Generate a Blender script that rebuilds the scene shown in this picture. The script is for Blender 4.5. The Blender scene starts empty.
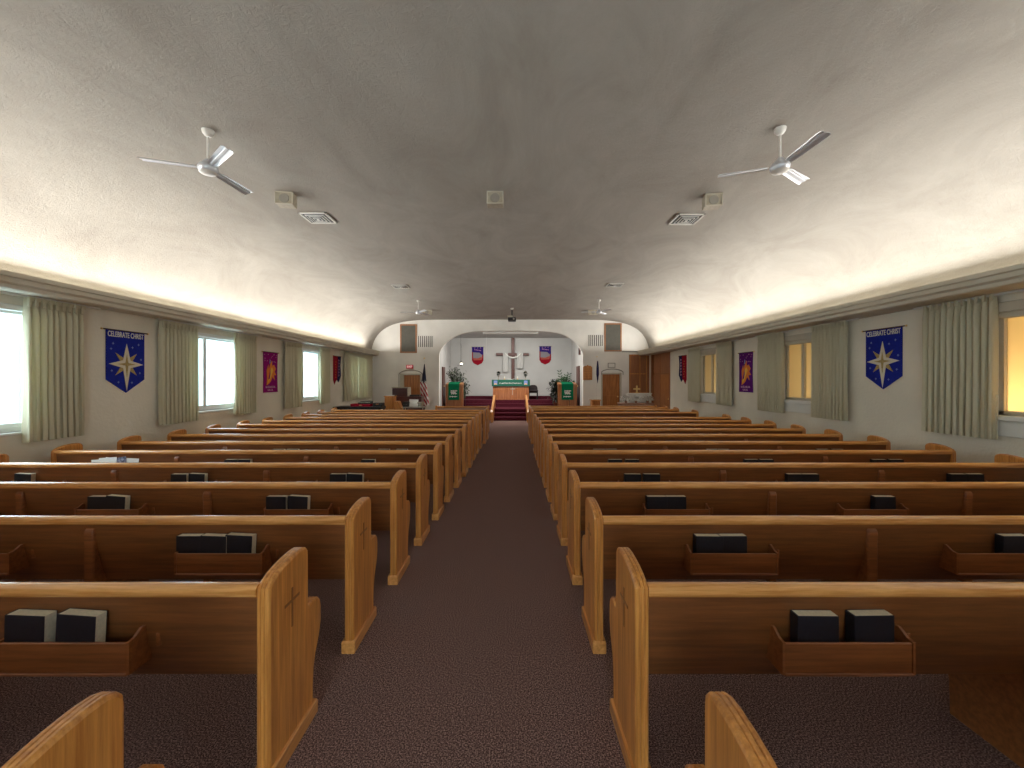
import bpy, math, random
from mathutils import Vector, Matrix
random.seed(7)
PI = math.pi
C = bpy.context.scene.collection
F = 400.0; CX = 512.0; HY = 379.5; EYE = 1.72

def wx(px, d): return (px - CX) * d / F
def wz(py, d): return EYE + (HY - py) * d / F

# ------------------------------------------------------------------ materials
def lin(c):
    c = c / 255.0
    return c / 12.92 if c <= 0.04045 else ((c + 0.055) / 1.055) ** 2.4
def rgb(c): return (lin(c[0]), lin(c[1]), lin(c[2]), 1.0)

def base_mat(name):
    m = bpy.data.materials.new(name); m.use_nodes = True
    nt = m.node_tree
    return m, nt, nt.nodes['Principled BSDF']

def mat(name, col, rough=0.6, metal=0.0, var=0.0, vscale=6.0, bump=0.0, bscale=60.0, spec=0.5, col2=None, coat=0.0):
    m, nt, b = base_mat(name)
    b.inputs['Roughness'].default_value = rough
    b.inputs['Metallic'].default_value = metal
    b.inputs['Specular IOR Level'].default_value = spec
    b.inputs['Coat Weight'].default_value = coat
    b.inputs['Base Color'].default_value = rgb(col)
    tc = nt.nodes.new('ShaderNodeTexCoord')
    if var > 0 or col2:
        n = nt.nodes.new('ShaderNodeTexNoise'); n.inputs['Scale'].default_value = vscale; n.inputs['Detail'].default_value = 5
        nt.links.new(tc.outputs['Object'], n.inputs['Vector'])
        r = nt.nodes.new('ShaderNodeValToRGB')
        r.color_ramp.elements[0].position = 0.35; r.color_ramp.elements[1].position = 0.65
        c2 = col2 or tuple(v * (1 - var) for v in col)
        r.color_ramp.elements[0].color = rgb(c2); r.color_ramp.elements[1].color = rgb(col)
        nt.links.new(n.outputs['Fac'], r.inputs['Fac']); nt.links.new(r.outputs['Color'], b.inputs['Base Color'])
    if bump > 0:
        n2 = nt.nodes.new('ShaderNodeTexNoise'); n2.inputs['Scale'].default_value = bscale; n2.inputs['Detail'].default_value = 4
        nt.links.new(tc.outputs['Object'], n2.inputs['Vector'])
        bp = nt.nodes.new('ShaderNodeBump'); bp.inputs['Strength'].default_value = bump; bp.inputs['Distance'].default_value = 0.02
        nt.links.new(n2.outputs['Fac'], bp.inputs['Height']); nt.links.new(bp.outputs['Normal'], b.inputs['Normal'])
    return m

def wood(name, c1, c2, axis='X', rough=0.32, scale=1.0, coat=0.25, boards=0.0):
    m, nt, b = base_mat(name)
    b.inputs['Roughness'].default_value = rough
    b.inputs['Coat Weight'].default_value = coat; b.inputs['Coat Roughness'].default_value = 0.2
    tc = nt.nodes.new('ShaderNodeTexCoord'); mp = nt.nodes.new('ShaderNodeMapping')
    lo, hi = 1.5 * scale, 28.0 * scale
    mp.inputs['Scale'].default_value = {'X': (lo, hi, hi), 'Y': (hi, lo, hi), 'Z': (hi, hi, lo)}[axis]
    nt.links.new(tc.outputs['Object'], mp.inputs['Vector'])
    n = nt.nodes.new('ShaderNodeTexNoise'); n.inputs['Scale'].default_value = 1.6; n.inputs['Detail'].default_value = 8; n.inputs['Roughness'].default_value = 0.65
    nt.links.new(mp.outputs['Vector'], n.inputs['Vector'])
    r = nt.nodes.new('ShaderNodeValToRGB')
    r.color_ramp.elements[0].position = 0.36; r.color_ramp.elements[1].position = 0.66
    r.color_ramp.elements[0].color = rgb(c1); r.color_ramp.elements[1].color = rgb(c2)
    nt.links.new(n.outputs['Fac'], r.inputs['Fac'])
    out = r.outputs['Color']
    if boards > 0:     # glued-up boards: a slow step in tone across the grain
        mp2 = nt.nodes.new('ShaderNodeMapping'); mp2.inputs['Scale'].default_value = (0.0, 1.0, 0.0) if axis == 'Z' else (0, 0, 1.0)
        nt.links.new(tc.outputs['Object'], mp2.inputs['Vector'])
        v = nt.nodes.new('ShaderNodeTexVoronoi'); v.inputs['Scale'].default_value = 11.0
        nt.links.new(mp2.outputs['Vector'], v.inputs['Vector'])
        hs = nt.nodes.new('ShaderNodeHueSaturation')
        mr = nt.nodes.new('ShaderNodeMapRange'); mr.inputs['To Min'].default_value = 1 - boards; mr.inputs['To Max'].default_value = 1 + boards
        nt.links.new(v.outputs['Color'], mr.inputs['Value']); nt.links.new(mr.outputs['Result'], hs.inputs['Value'])
        nt.links.new(out, hs.inputs['Color']); out = hs.outputs['Color']
    nt.links.new(out, b.inputs['Base Color'])
    return m

def emis(name, col, strength):
    m, nt, b = base_mat(name)
    b.inputs['Base Color'].default_value = rgb(col)
    b.inputs['Emission Color'].default_value = rgb(col); b.inputs['Emission Strength'].default_value = strength
    return m

def cloth_mat(name, col, trans=0.25, var=0.08):
    m = mat(name, col, rough=0.9, var=var, vscale=30, spec=0.1, bump=0.1, bscale=220)
    nt = m.node_tree; b = nt.nodes['Principled BSDF']; out = nt.nodes['Material Output']
    t = nt.nodes.new('ShaderNodeBsdfTranslucent'); t.inputs['Color'].default_value = rgb(col)
    mx = nt.nodes.new('ShaderNodeMixShader'); mx.inputs['Fac'].default_value = trans
    nt.links.new(b.outputs[0], mx.inputs[1]); nt.links.new(t.outputs[0], mx.inputs[2]); nt.links.new(mx.outputs[0], out.inputs['Surface'])
    return m

def glass_mat(name):
    m = bpy.data.materials.new(name); m.use_nodes = True; nt = m.node_tree; nt.nodes.clear()
    out = nt.nodes.new('ShaderNodeOutputMaterial'); tr = nt.nodes.new('ShaderNodeBsdfTransparent'); gl = nt.nodes.new('ShaderNodeBsdfGlossy')
    gl.inputs['Roughness'].default_value = 0.02; lw_ = nt.nodes.new('ShaderNodeLayerWeight'); lw_.inputs[0].default_value = .5; fr = nt.nodes.new('ShaderNodeMath'); fr.operation = 'POWER'; fr.inputs[1].default_value = 5; nt.links.new(lw_.outputs['Facing'], fr.inputs[0]); mx = nt.nodes.new('ShaderNodeMixShader')
    tr.inputs['Color'].default_value = (0.93, 0.97, 0.97, 1)
    nt.links.new(fr.outputs[0], mx.inputs['Fac']); nt.links.new(tr.outputs[0], mx.inputs[1]); nt.links.new(gl.outputs[0], mx.inputs[2])
    nt.links.new(mx.outputs[0], out.inputs['Surface']); return m

def amber_mat(name, col):
    m = bpy.data.materials.new(name); m.use_nodes = True; nt = m.node_tree; nt.nodes.clear()
    out = nt.nodes.new('ShaderNodeOutputMaterial'); t = nt.nodes.new('ShaderNodeBsdfTranslucent'); g = nt.nodes.new('ShaderNodeBsdfDiffuse')
    t.inputs['Color'].default_value = rgb(col); g.inputs['Color'].default_value = rgb((190, 165, 120))
    n = nt.nodes.new('ShaderNodeTexNoise'); n.inputs['Scale'].default_value = 26; bp = nt.nodes.new('ShaderNodeBump'); bp.inputs['Strength'].default_value = 0.6
    tc = nt.nodes.new('ShaderNodeTexCoord'); nt.links.new(tc.outputs['Object'], n.inputs['Vector']); nt.links.new(n.outputs['Fac'], bp.inputs['Height'])
    nt.links.new(bp.outputs['Normal'], t.inputs['Normal'])
    mx = nt.nodes.new('ShaderNodeMixShader'); mx.inputs['Fac'].default_value = 0.3
    nt.links.new(t.outputs[0], mx.inputs[1]); nt.links.new(g.outputs[0], mx.inputs[2]); nt.links.new(mx.outputs[0], out.inputs['Surface'])
    return m

def stripe_mat(name, ca, cb, ax, az, freq):
    m, nt, b = base_mat(name); b.inputs['Roughness'].default_value = 0.8
    tc = nt.nodes.new('ShaderNodeTexCoord'); sp = nt.nodes.new('ShaderNodeSeparateXYZ'); nt.links.new(tc.outputs['Object'], sp.inputs[0])
    def ma(op, a, bb):
        q = nt.nodes.new('ShaderNodeMath'); q.operation = op
        for i, v in enumerate((a, bb)):
            if isinstance(v, (int, float)): q.inputs[i].default_value = v
            else: nt.links.new(v, q.inputs[i])
        return q.outputs[0]
    s = ma('ADD', ma('MULTIPLY', sp.outputs[0], ax * freq), ma('MULTIPLY', sp.outputs[2], az * freq))
    g = ma('GREATER_THAN', ma('FRACT', s, 0), 0.5)
    mx = nt.nodes.new('ShaderNodeMix'); mx.data_type = 'RGBA'
    mx.inputs[6].default_value = rgb(ca); mx.inputs[7].default_value = rgb(cb)
    nt.links.new(g, mx.inputs[0]); nt.links.new(mx.outputs[2], b.inputs['Base Color'])
    return m

def carpet_mat(name, c1, c2, c3, scale=150):
    m, nt, b = base_mat(name); b.inputs['Roughness'].default_value = 0.95; b.inputs['Specular IOR Level'].default_value = 0.15
    tc = nt.nodes.new('ShaderNodeTexCoord')
    n = nt.nodes.new('ShaderNodeTexNoise'); n.inputs['Scale'].default_value = scale; n.inputs['Detail'].default_value = 3; n.inputs['Roughness'].default_value = 0.7
    nt.links.new(tc.outputs['Object'], n.inputs['Vector'])
    r = nt.nodes.new('ShaderNodeValToRGB'); e = r.color_ramp.elements
    e[0].position = 0.40; e[0].color = rgb(c1); e[1].position = 0.62; e[1].color = rgb(c3)
    k = e.new(0.5); k.color = rgb(c2)
    nt.links.new(n.outputs['Fac'], r.inputs['Fac']); nt.links.new(r.outputs['Color'], b.inputs['Base Color'])
    bp = nt.nodes.new('ShaderNodeBump'); bp.inputs['Strength'].default_value = 0.5; bp.inputs['Distance'].default_value = 0.01
    nt.links.new(n.outputs['Fac'], bp.inputs['Height']); nt.links.new(bp.outputs['Normal'], b.inputs['Normal'])
    return m

def plaster_mat(name, col, col2):
    m, nt, b = base_mat(name); b.inputs['Roughness'].default_value = 0.9; b.inputs['Specular IOR Level'].default_value = 0.2
    tc = nt.nodes.new('ShaderNodeTexCoord'); mp = nt.nodes.new('ShaderNodeMapping'); mp.inputs['Scale'].default_value = (1.0, 0.55, 1.0)
    nt.links.new(tc.outputs['Object'], mp.inputs['Vector'])
    n = nt.nodes.new('ShaderNodeTexNoise'); n.inputs['Scale'].default_value = 1.1; n.inputs['Detail'].default_value = 9; n.inputs['Roughness'].default_value = 0.7; n.inputs['Distortion'].default_value = 0.8
    nt.links.new(mp.outputs['Vector'], n.inputs['Vector'])
    r = nt.nodes.new('ShaderNodeValToRGB'); r.color_ramp.elements[0].position = 0.3; r.color_ramp.elements[1].position = 0.68
    r.color_ramp.elements[0].color = rgb(col2); r.color_ramp.elements[1].color = rgb(col)
    nt.links.new(n.outputs['Fac'], r.inputs['Fac']); nt.links.new(r.outputs['Color'], b.inputs['Base Color'])
    n2 = nt.nodes.new('ShaderNodeTexNoise'); n2.inputs['Scale'].default_value = 15; n2.inputs['Detail'].default_value = 9; n2.inputs['Roughness'].default_value = 0.8; n2.inputs['Distortion'].default_value = 1.8
    nt.links.new(tc.outputs['Object'], n2.inputs['Vector'])
    bp = nt.nodes.new('ShaderNodeBump'); bp.inputs['Strength'].default_value = 0.55; bp.inputs['Distance'].default_value = 0.03
    nt.links.new(n2.outputs['Fac'], bp.inputs['Height']); nt.links.new(bp.outputs['Normal'], b.inputs['Normal'])
    return m

M = {}
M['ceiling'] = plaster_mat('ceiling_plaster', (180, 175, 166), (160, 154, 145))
M['wall'] = mat('wall_paint', (240, 233, 216), 0.85, var=0.05, vscale=1.2, bump=0.25, bscale=25, spec=0.25)
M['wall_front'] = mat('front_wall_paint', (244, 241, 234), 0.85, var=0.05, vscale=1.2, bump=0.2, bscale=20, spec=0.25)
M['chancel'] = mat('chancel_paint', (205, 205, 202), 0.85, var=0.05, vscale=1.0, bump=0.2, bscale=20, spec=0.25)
M['cornice'] = mat('cornice_paint', (205, 198, 180), 0.6, var=0.05, vscale=2)
M['white'] = mat('white_paint', (228, 228, 222), 0.45)
M['trim_grey'] = mat('grey_trim', (150, 145, 135), 0.6)
M['carpet'] = carpet_mat('carpet_pile', (64, 44, 42), (112, 86, 81), (184, 150, 140), 140)
M['maroon'] = carpet_mat('maroon_carpet', (58, 18, 28), (82, 28, 42), (104, 42, 56), 90)
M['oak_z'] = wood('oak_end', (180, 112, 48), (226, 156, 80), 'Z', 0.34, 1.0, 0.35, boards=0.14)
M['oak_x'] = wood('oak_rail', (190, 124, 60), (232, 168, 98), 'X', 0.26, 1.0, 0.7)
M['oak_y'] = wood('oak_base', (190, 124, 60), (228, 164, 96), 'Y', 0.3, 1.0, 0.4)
M['back'] = wood('oak_back_shade', (106, 62, 32), (136, 82, 42), 'X', 0.38, 1.0, 0.2)  # same oak as the ends, darker to put shade into the colour
M['rack'] = wood('rack_wood', (118, 68, 34), (152, 90, 48), 'X', 0.4, 1.0, 0.15)
M['honey_door'] = wood('door_wood', (150, 88, 36), (196, 126, 62), 'Z', 0.4, 0.7, 0.2)
M['red_door'] = wood('brown_panel', (140, 88, 52), (170, 112, 68), 'Z', 0.45, 0.7, 0.1)
M['altar'] = wood('altar_wood', (140, 78, 38), (186, 118, 66), 'Z', 0.4, 0.6, 0.2)
M['pulpit'] = wood('pulpit_wood', (146, 92, 54), (186, 130, 84), 'Z', 0.4, 0.6, 0.2)
M['mahogany'] = wood('mahogany', (58, 22, 20), (88, 36, 30), 'X', 0.3, 1.0, 0.4)
M['dark_wood'] = wood('dark_cross_wood', (74, 34, 26), (104, 54, 40), 'Z', 0.45, 1.0, 0.1)
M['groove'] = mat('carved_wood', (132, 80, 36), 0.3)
M['navy'] = mat('navy_cover', (20, 24, 36), 0.45, var=0.2, vscale=40)
M['page'] = mat('page_block', (222, 212, 186), 0.9, var=0.06, vscale=90)
M['paper'] = mat('paper', (232, 230, 224), 0.8)
M['print'] = mat('printed_paper', (150, 150, 170), 0.6, col2=(60, 60, 80), vscale=40)
M['curtain'] = cloth_mat('sage_curtain', (220, 214, 188), 0.25, 0.0)
M['silver'] = mat('fan_metal', (214, 216, 222), 0.35, metal=0.45)
M['fan_white'] = mat('fan_white', (225, 222, 215), 0.4)
M['black'] = mat('black_plastic', (22, 20, 22), 0.4)
M['dark'] = mat('dark_recess', (48, 44, 40), 0.7)
M['beige'] = mat('beige_plastic', (182, 172, 152), 0.6, var=0.08, vscale=20)
M['grille'] = mat('grille_cloth', (104, 102, 94), 0.9, var=0.06, vscale=8)
M['blue'] = cloth_mat('royal_blue_felt', (38, 50, 158), 0.05)
M['gold'] = mat('gold_cloth', (196, 170, 104), 0.6, var=0.2, vscale=60)
M['cream_cloth'] = mat('cream_satin', (226, 218, 196), 0.5)
M['pale_blue'] = mat('pale_star', (120, 140, 200), 0.6)
M['magenta'] = cloth_mat('magenta_felt', (150, 26, 118), 0.05)
M['purple'] = cloth_mat('purple_felt', (104, 36, 128), 0.05)
M['orange'] = mat('orange_felt', (232, 128, 40), 0.7)
M['yellow'] = mat('yellow_felt', (240, 186, 70), 0.7)
M['pink'] = mat('pink_felt', (205, 150, 190), 0.7)
M['red'] = cloth_mat('crimson_felt', (160, 26, 44), 0.05)
M['navy_felt'] = cloth_mat('dark_navy_felt', (44, 40, 84), 0.05)
M['violet'] = cloth_mat('violet_felt', (58, 40, 128), 0.05)
M['grey_felt'] = mat('grey_felt', (140, 136, 142), 0.8)
M['salmon'] = mat('salmon_felt', (176, 84, 70), 0.8)
M['green'] = cloth_mat('green_satin', (14, 112, 76), 0.05)
M['teal'] = mat('altar_green', (20, 92, 74), 0.7)
M['leaf'] = mat('leaf_green', (66, 84, 56), 0.5, var=0.4, vscale=6)
M['leaf2'] = mat('bright_leaf', (44, 92, 44), 0.45, var=0.4, vscale=6)
M['leaf3'] = mat('dark_leaf', (40, 50, 36), 0.5, var=0.4, vscale=6)
M['bark'] = mat('bark', (84, 64, 46), 0.8)
M['pot'] = mat('clay_pot', (110, 66, 48), 0.7)
M['brass'] = mat('brass', (240, 208, 140), 0.4, metal=0.5)
M['chrome'] = mat('chrome', (210, 210, 214), 0.15, metal=1.0)
M['exit_red'] = emis('exit_red', (170, 36, 48), 0.06)
M['exit_letter'] = emis('exit_letter', (250, 210, 205), 0.25)
M['glass'] = glass_mat('window_glass')
M['amber'] = amber_mat('amber_shade', (240, 224, 190))
M['stripes'] = stripe_mat('flag_stripes', (168, 30, 50), (232, 224, 220), 1.0, 0.55, 8.5)
M['flag_navy'] = mat('flag_navy', (38, 40, 66), 0.8)
M['vinyl'] = mat('white_vinyl', (236, 236, 232), 0.4)
M['outside'] = stripe_mat('outside_siding', (150, 186, 214), (190, 222, 232), 0.0, 0.0, 1.0)
M['tableskirt'] = mat('pinkish_table', (176, 136, 116), 0.6)
M['seat_pad'] = mat('chair_pad', (52, 44, 46), 0.8)
M['tube'] = emis('tube_glow', (255, 244, 226), 0.8)

# ------------------------------------------------------------------ mesh builder
class MB:
    def __init__(s): s.v = []; s.f = []
    def add(s, vs, fs, mtx=None):
        o = len(s.v)
        for p in vs:
            q = Vector(p)
            if mtx is not None: q = mtx @ q
            s.v.append(tuple(q))
        for f in fs: s.f.append(tuple(i + o for i in f))
        return s
    def box(s, x0, x1, y0, y1, z0, z1, mtx=None):
        v = [(x0,y0,z0),(x1,y0,z0),(x1,y1,z0),(x0,y1,z0),(x0,y0,z1),(x1,y0,z1),(x1,y1,z1),(x0,y1,z1)]
        return s.add(v, [(0,3,2,1),(4,5,6,7),(0,1,5,4),(1,2,6,5),(2,3,7,6),(3,0,4,7)], mtx)
    def bbox(s, x0, x1, y0, y1, z0, z1, b=0.005, mtx=None):   # box with chamfered edges
        b = min(b, (x1-x0)/2.01, (y1-y0)/2.01, (z1-z0)/2.01)
        vs = []; idx = {}
        X = (x0, x1); Y = (y0, y1); Z = (z0, z1)
        for i in (0,1):
            for j in (0,1):
                for k in (0,1):
                    sx = b if i == 0 else -b; sy = b if j == 0 else -b; sz = b if k == 0 else -b
                    idx[i,j,k,'x'] = len(vs); vs.append((X[i], Y[j]+sy, Z[k]+sz))
                    idx[i,j,k,'y'] = len(vs); vs.append((X[i]+sx, Y[j], Z[k]+sz))
                    idx[i,j,k,'z'] = len(vs); vs.append((X[i]+sx, Y[j]+sy, Z[k]))
        fs = []
        def fc(l, out):
            a, bb, c = (Vector(vs[l[0]]), Vector(vs[l[1]]), Vector(vs[l[2]]))
            n = (bb-a).cross(c-a)
            fs.append(tuple(l) if n.dot(out) > 0 else tuple(reversed(l)))
        for i in (0,1): fc([idx[i,0,0,'x'],idx[i,1,0,'x'],idx[i,1,1,'x'],idx[i,0,1,'x']], Vector((2*i-1,0,0)))
        for j in (0,1): fc([idx[0,j,0,'y'],idx[1,j,0,'y'],idx[1,j,1,'y'],idx[0,j,1,'y']], Vector((0,2*j-1,0)))
        for k in (0,1): fc([idx[0,0,k,'z'],idx[1,0,k,'z'],idx[1,1,k,'z'],idx[0,1,k,'z']], Vector((0,0,2*k-1)))
        for i in (0,1):
            for j in (0,1): fc([idx[i,j,0,'x'],idx[i,j,1,'x'],idx[i,j,1,'y'],idx[i,j,0,'y']], Vector((2*i-1,2*j-1,0)))
            for k in (0,1): fc([idx[i,0,k,'x'],idx[i,1,k,'x'],idx[i,1,k,'z'],idx[i,0,k,'z']], Vector((2*i-1,0,2*k-1)))
        for j in (0,1):
            for k in (0,1): fc([idx[0,j,k,'y'],idx[1,j,k,'y'],idx[1,j,k,'z'],idx[0,j,k,'z']], Vector((0,2*j-1,2*k-1)))
        for i in (0,1):
            for j in (0,1):
                for k in (0,1): fc([idx[i,j,k,'x'],idx[i,j,k,'y'],idx[i,j,k,'z']], Vector((2*i-1,2*j-1,2*k-1)))
        return s.add(vs, fs, mtx)
    def prism(s, poly, a0, a1, axis='X', mtx=None):
        # poly: 2D points. axis X: (y,z); axis Y: (x,z); axis Z: (x,y)
        n = len(poly)
        def P(a, p): return (a, p[0], p[1]) if axis == 'X' else ((p[0], a, p[1]) if axis == 'Y' else (p[0], p[1], a))
        vs = [P(a0, p) for p in poly] + [P(a1, p) for p in poly]
        fs = [tuple(range(n))[::-1], tuple(range(n, 2*n))]
        for i in range(n):
            j = (i+1) % n; fs.append((i, j, n+j, n+i))
        return s.add(vs, fs, mtx)
    def layers(s, poly, lay, axis='X'):
        # lay: list of (position, inset): a moulded slab; poly (y,z) ordered
        n = len(poly)
        ar = sum(poly[i][0]*poly[(i+1)%n][1]-poly[(i+1)%n][0]*poly[i][1] for i in range(n))
        sg = 1 if ar > 0 else -1
        nor = []
        for i in range(n):
            a = Vector(poly[i-1]); b = Vector(poly[i]); c = Vector(poly[(i+1)%n])
            e1 = (b-a).normalized(); e2 = (c-b).normalized()
            n1 = Vector((-e1.y, e1.x))*sg; n2 = Vector((-e2.y, e2.x))*sg
            m = (n1+n2); m = m.normalized() if m.length > 1e-6 else n1
            k = 1/max(0.5, m.dot(n1)); nor.append(m*k)
        vs = []; fs = []
        for (a, ins) in lay:
            for i in range(n):
                q = Vector(poly[i]) + nor[i]*ins
                vs.append((a, q.x, q.y) if axis == 'X' else (q.x, a, q.y))
        L = len(lay)
        fs.append(tuple(range(n))[::-1]); fs.append(tuple(range((L-1)*n, L*n)))
        for l in range(L-1):
            for i in range(n):
                j = (i+1) % n; fs.append((l*n+i, l*n+j, (l+1)*n+j, (l+1)*n+i))
        return s.add(vs, fs)
    def lathe(s, prof, cx=0, cy=0, seg=20, mtx=None):      # prof (r,z)
        vs = []; fs = []
        n = len(prof)
        for k in range(seg):
            a = 2*PI*k/seg
            for (r, z) in prof: vs.append((cx+r*math.cos(a), cy+r*math.sin(a), z))
        for k in range(seg):
            k2 = (k+1) % seg
            for i in range(n-1): fs.append((k*n+i, k2*n+i, k2*n+i+1, k*n+i+1))
        fs.append(tuple(k*n for k in range(seg))[::-1]); fs.append(tuple(k*n+n-1 for k in range(seg)))
        return s.add(vs, fs, mtx)
    def tube(s, pts, r, seg=8):
        pts = [Vector(p) for p in pts]; n = len(pts); vs = []; fs = []
        for i, p in enumerate(pts):
            t = (pts[min(i+1, n-1)] - pts[max(i-1, 0)]).normalized()
            u = t.cross(Vector((0,0,1)));
            if u.length < 1e-3: u = t.cross(Vector((0,1,0)))
            u.normalize(); w = t.cross(u)
            rr = r[i] if isinstance(r, (list, tuple)) else r
            for k in range(seg):
                a = 2*PI*k/seg; q = p + u*math.cos(a)*rr + w*math.sin(a)*rr; vs.append(tuple(q))
        for i in range(n-1):
            for k in range(seg):
                k2 = (k+1) % seg; fs.append((i*seg+k, i*seg+k2, (i+1)*seg+k2, (i+1)*seg+k))
        fs.append(tuple(range(seg))[::-1]); fs.append(tuple(range((n-1)*seg, n*seg)))
        return s.add(vs, fs)
    def build(s, name, m, parent=None, smooth=False):
        me = bpy.data.meshes.new(name); me.from_pydata(s.v, [], s.f); me.update()
        import bmesh
        bm = bmesh.new(); bm.from_mesh(me); bmesh.ops.recalc_face_normals(bm, faces=bm.faces); bm.to_mesh(me); bm.free()
        if smooth:
            for p in me.polygons: p.use_smooth = True
            try: me.set_sharp_from_angle(angle=math.radians(38))
            except Exception: pass
        me.materials.append(m)
        o = bpy.data.objects.new(name, me); C.objects.link(o)
        if parent is not None: o.parent = parent
        return o

def tag(o, label, cat, group=None, kind=None):
    o['label'] = label; o['category'] = cat
    if group: o['group'] = group
    if kind: o['kind'] = kind
    return o
def struct(o): o['kind'] = 'structure'; return o
def thing(name, label, cat, loc, rz=0, group=None):
    o = bpy.data.objects.new(name, None); C.objects.link(o); o.location = loc; o.rotation_euler = (0,0,rz)
    o.empty_display_size = 0.1
    return tag(o, label, cat, group)
def text_mesh(name, txt, size, m, parent, loc, width=None, ext=0.002):
    cu = bpy.data.curves.new(name+'_c', 'FONT'); cu.body = txt; cu.size = size; cu.extrude = ext; cu.align_x = 'CENTER'; cu.align_y = 'CENTER'; cu.offset = size*0.012
    t = bpy.data.objects.new(name+'_t', cu); C.objects.link(t)
    bpy.context.view_layer.update()
    dg = bpy.context.evaluated_depsgraph_get()
    me = bpy.data.meshes.new_from_object(t.evaluated_get(dg))
    bpy.data.objects.remove(t)
    xs = [v.co.x for v in me.vertices]; k = 1.0
    if width: k = width/(max(xs)-min(xs))
    for v in me.vertices:
        x, y, z = v.co; v.co = (x*k, -z, y)       # lies in XZ, faces -Y
    me.materials.clear(); me.materials.append(m)
    o = bpy.data.objects.new(name, me); C.objects.link(o); o.parent = parent; o.location = loc
    return o

# ------------------------------------------------------------------ room shell
WL, WR = -5.86, 5.72          # faces of the side walls
LIPL, LIPR = -5.52, 5.22
Y0, D = -2.6, 16.7
S = D / F
prof = [(0,4.22),(3.5,4.215),(4.05,4.175),(4.45,4.115),(4.8,4.02),(5.05,3.90),(5.25,3.76),(5.42,3.58),(5.55,3.36),(5.62,3.16),(5.66,2.98)]
def ceil_prof():
    L = [(-x*(-WL)/5.66, z) for x, z in prof[::-1]]; R = [(x*WR/5.66, z) for x, z in prof[1:]]
    return L + R
CP = ceil_prof()
# subdivide profile smoothly
def smooth_poly(pts, it=2):
    for _ in range(it):
        q = [pts[0]]
        for a, b in zip(pts[:-1], pts[1:]):
            q.append((a[0]*.75+b[0]*.25, a[1]*.75+b[1]*.25)); q.append((a[0]*.25+b[0]*.75, a[1]*.25+b[1]*.75))
        q.append(pts[-1]); pts = q
    return pts
CP = smooth_poly(CP, 2)
def ceil_z(x):
    for (a, b) in zip(CP[:-1], CP[1:]):
        if a[0] <= x <= b[0]: return a[1] + (b[1]-a[1])*(x-a[0])/(b[0]-a[0]+1e-9)
    return 2.98
poly = CP + [(WR, 2.9), (WR+0.25, 2.9), (WR+0.25, 4.6), (WL-0.25, 4.6), (WL-0.25, 2.9), (WL, 2.9)]
struct(MB().prism(poly, Y0, D+0.2, 'Y').build('ceiling', M['ceiling'], smooth=True))
struct(MB().box(WL-0.25, WR+0.25, Y0-.2, D+0.2, -0.1, 0).build('floor', M['carpet']))
b = MB(); BW = (-1.35, 1.05, .12, 2.55)     # unseen glazed opening added behind the camera, daylight fill for pews and carpet
b.box(WL-.25, BW[0], Y0-.2, Y0, 0, 4.6).box(BW[1], WR+.25, Y0-.2, Y0, 0, 4.6).box(BW[0], BW[1], Y0-.2, Y0, 0, BW[2]).box(BW[0], BW[1], Y0-.2, Y0, BW[3], 4.6)
struct(b.build('wall_back', M['wall']))
b = MB()
for k in range(5): x = BW[0]+(BW[1]-BW[0]-.06)*k/4; b.box(x, x+.06, Y0-.14, Y0-.06, BW[2], BW[3])
b.box(BW[0], BW[1], Y0-.14, Y0-.06, BW[2], BW[2]+.06).box(BW[0], BW[1], Y0-.14, Y0-.06, BW[3]-.06, BW[3])
q = struct(b.build('window_8', M['vinyl']))
for k in range(4): x = BW[0]+(BW[1]-BW[0]-.06)*k/4+.06; MB().box(x, x+(BW[1]-BW[0]-.06)/4-.06, Y0-.105, Y0-.10, BW[2]+.06, BW[3]-.06).build('pane', M['glass'], q)

def Lw(px, pl=-5.78): return pl*F/(px-CX)
def Rw(px, pl=5.62): return pl*F/(px-CX)

# window openings (y0, y1, z0, z1)
lw = [(3.3, 4.98, 1.10, 2.60), (7.1, 8.66, 1.12, 2.60), (10.75, 12.25, 1.12, 2.60), (14.2, 16.0, 1.12, 2.60)]
rw = [(3.1, 4.75, 1.30, 2.60), (7.05, 8.45, 1.30, 2.60), (10.6, 12.1, 1.30, 2.60)]
RD = (14.55, 16.35, 2.76)
def holed(x0, x1, y0, y1, z0, z1, holes):
    b = MB(); ys = sorted(set([y0, y1] + [h[0] for h in holes] + [h[1] for h in holes]))
    for a, c in zip(ys[:-1], ys[1:]):
        h = [k for k in holes if k[0] <= a and k[1] >= c]
        if h:
            h = h[0]
            if h[2] > z0: b.box(x0, x1, a, c, z0, h[2])
            b.box(x0, x1, a, c, h[3], z1)
        else: b.box(x0, x1, a, c, z0, z1)
    return b
struct(holed(WL-0.2, WL, Y0, D, 0, 2.95, lw).build('wall_left', M['wall']))
struct(holed(WR, WR+0.2, Y0, D, 0, 2.95, rw + [(RD[0], RD[1], 0, RD[2])]).build('wall_right', M['wall']))

# front wall with the chancel arch and two door openings
arch_px = [(439,354),(441.7,347.7),(447,341.4),(455,336),(464.4,332.8),(475,331.3),(492,330.9),(532,330.9),(547,331.3),(557.6,332.8),(567,336),(575,341.4),(580.3,347.7),(583,354)]
AR = smooth_poly([(wx(a, D), wz(b, D)) for a, b in arch_px], 2)
AX0, AX1 = AR[0][0], AR[-1][0]
def arch_z(x):
    for a, b in zip(AR[:-1], AR[1:]):
        if a[0] <= x <= b[0]: return a[1] + (b[1]-a[1])*(x-a[0])/(b[0]-a[0]+1e-9)
    return 0
dL = (wx(400.5, D), wx(421, D), wz(374.3, D)); dR = (wx(601.5, D), wx(621, D), wz(373.5, D))
xs = set([WL-0.2, WR+0.2, AX0, AX1, dL[0], dL[1], dR[0], dR[1]]) | set(a[0] for a in AR) | set(p[0] for p in CP)
xs = sorted(xs)
b = MB()
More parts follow.
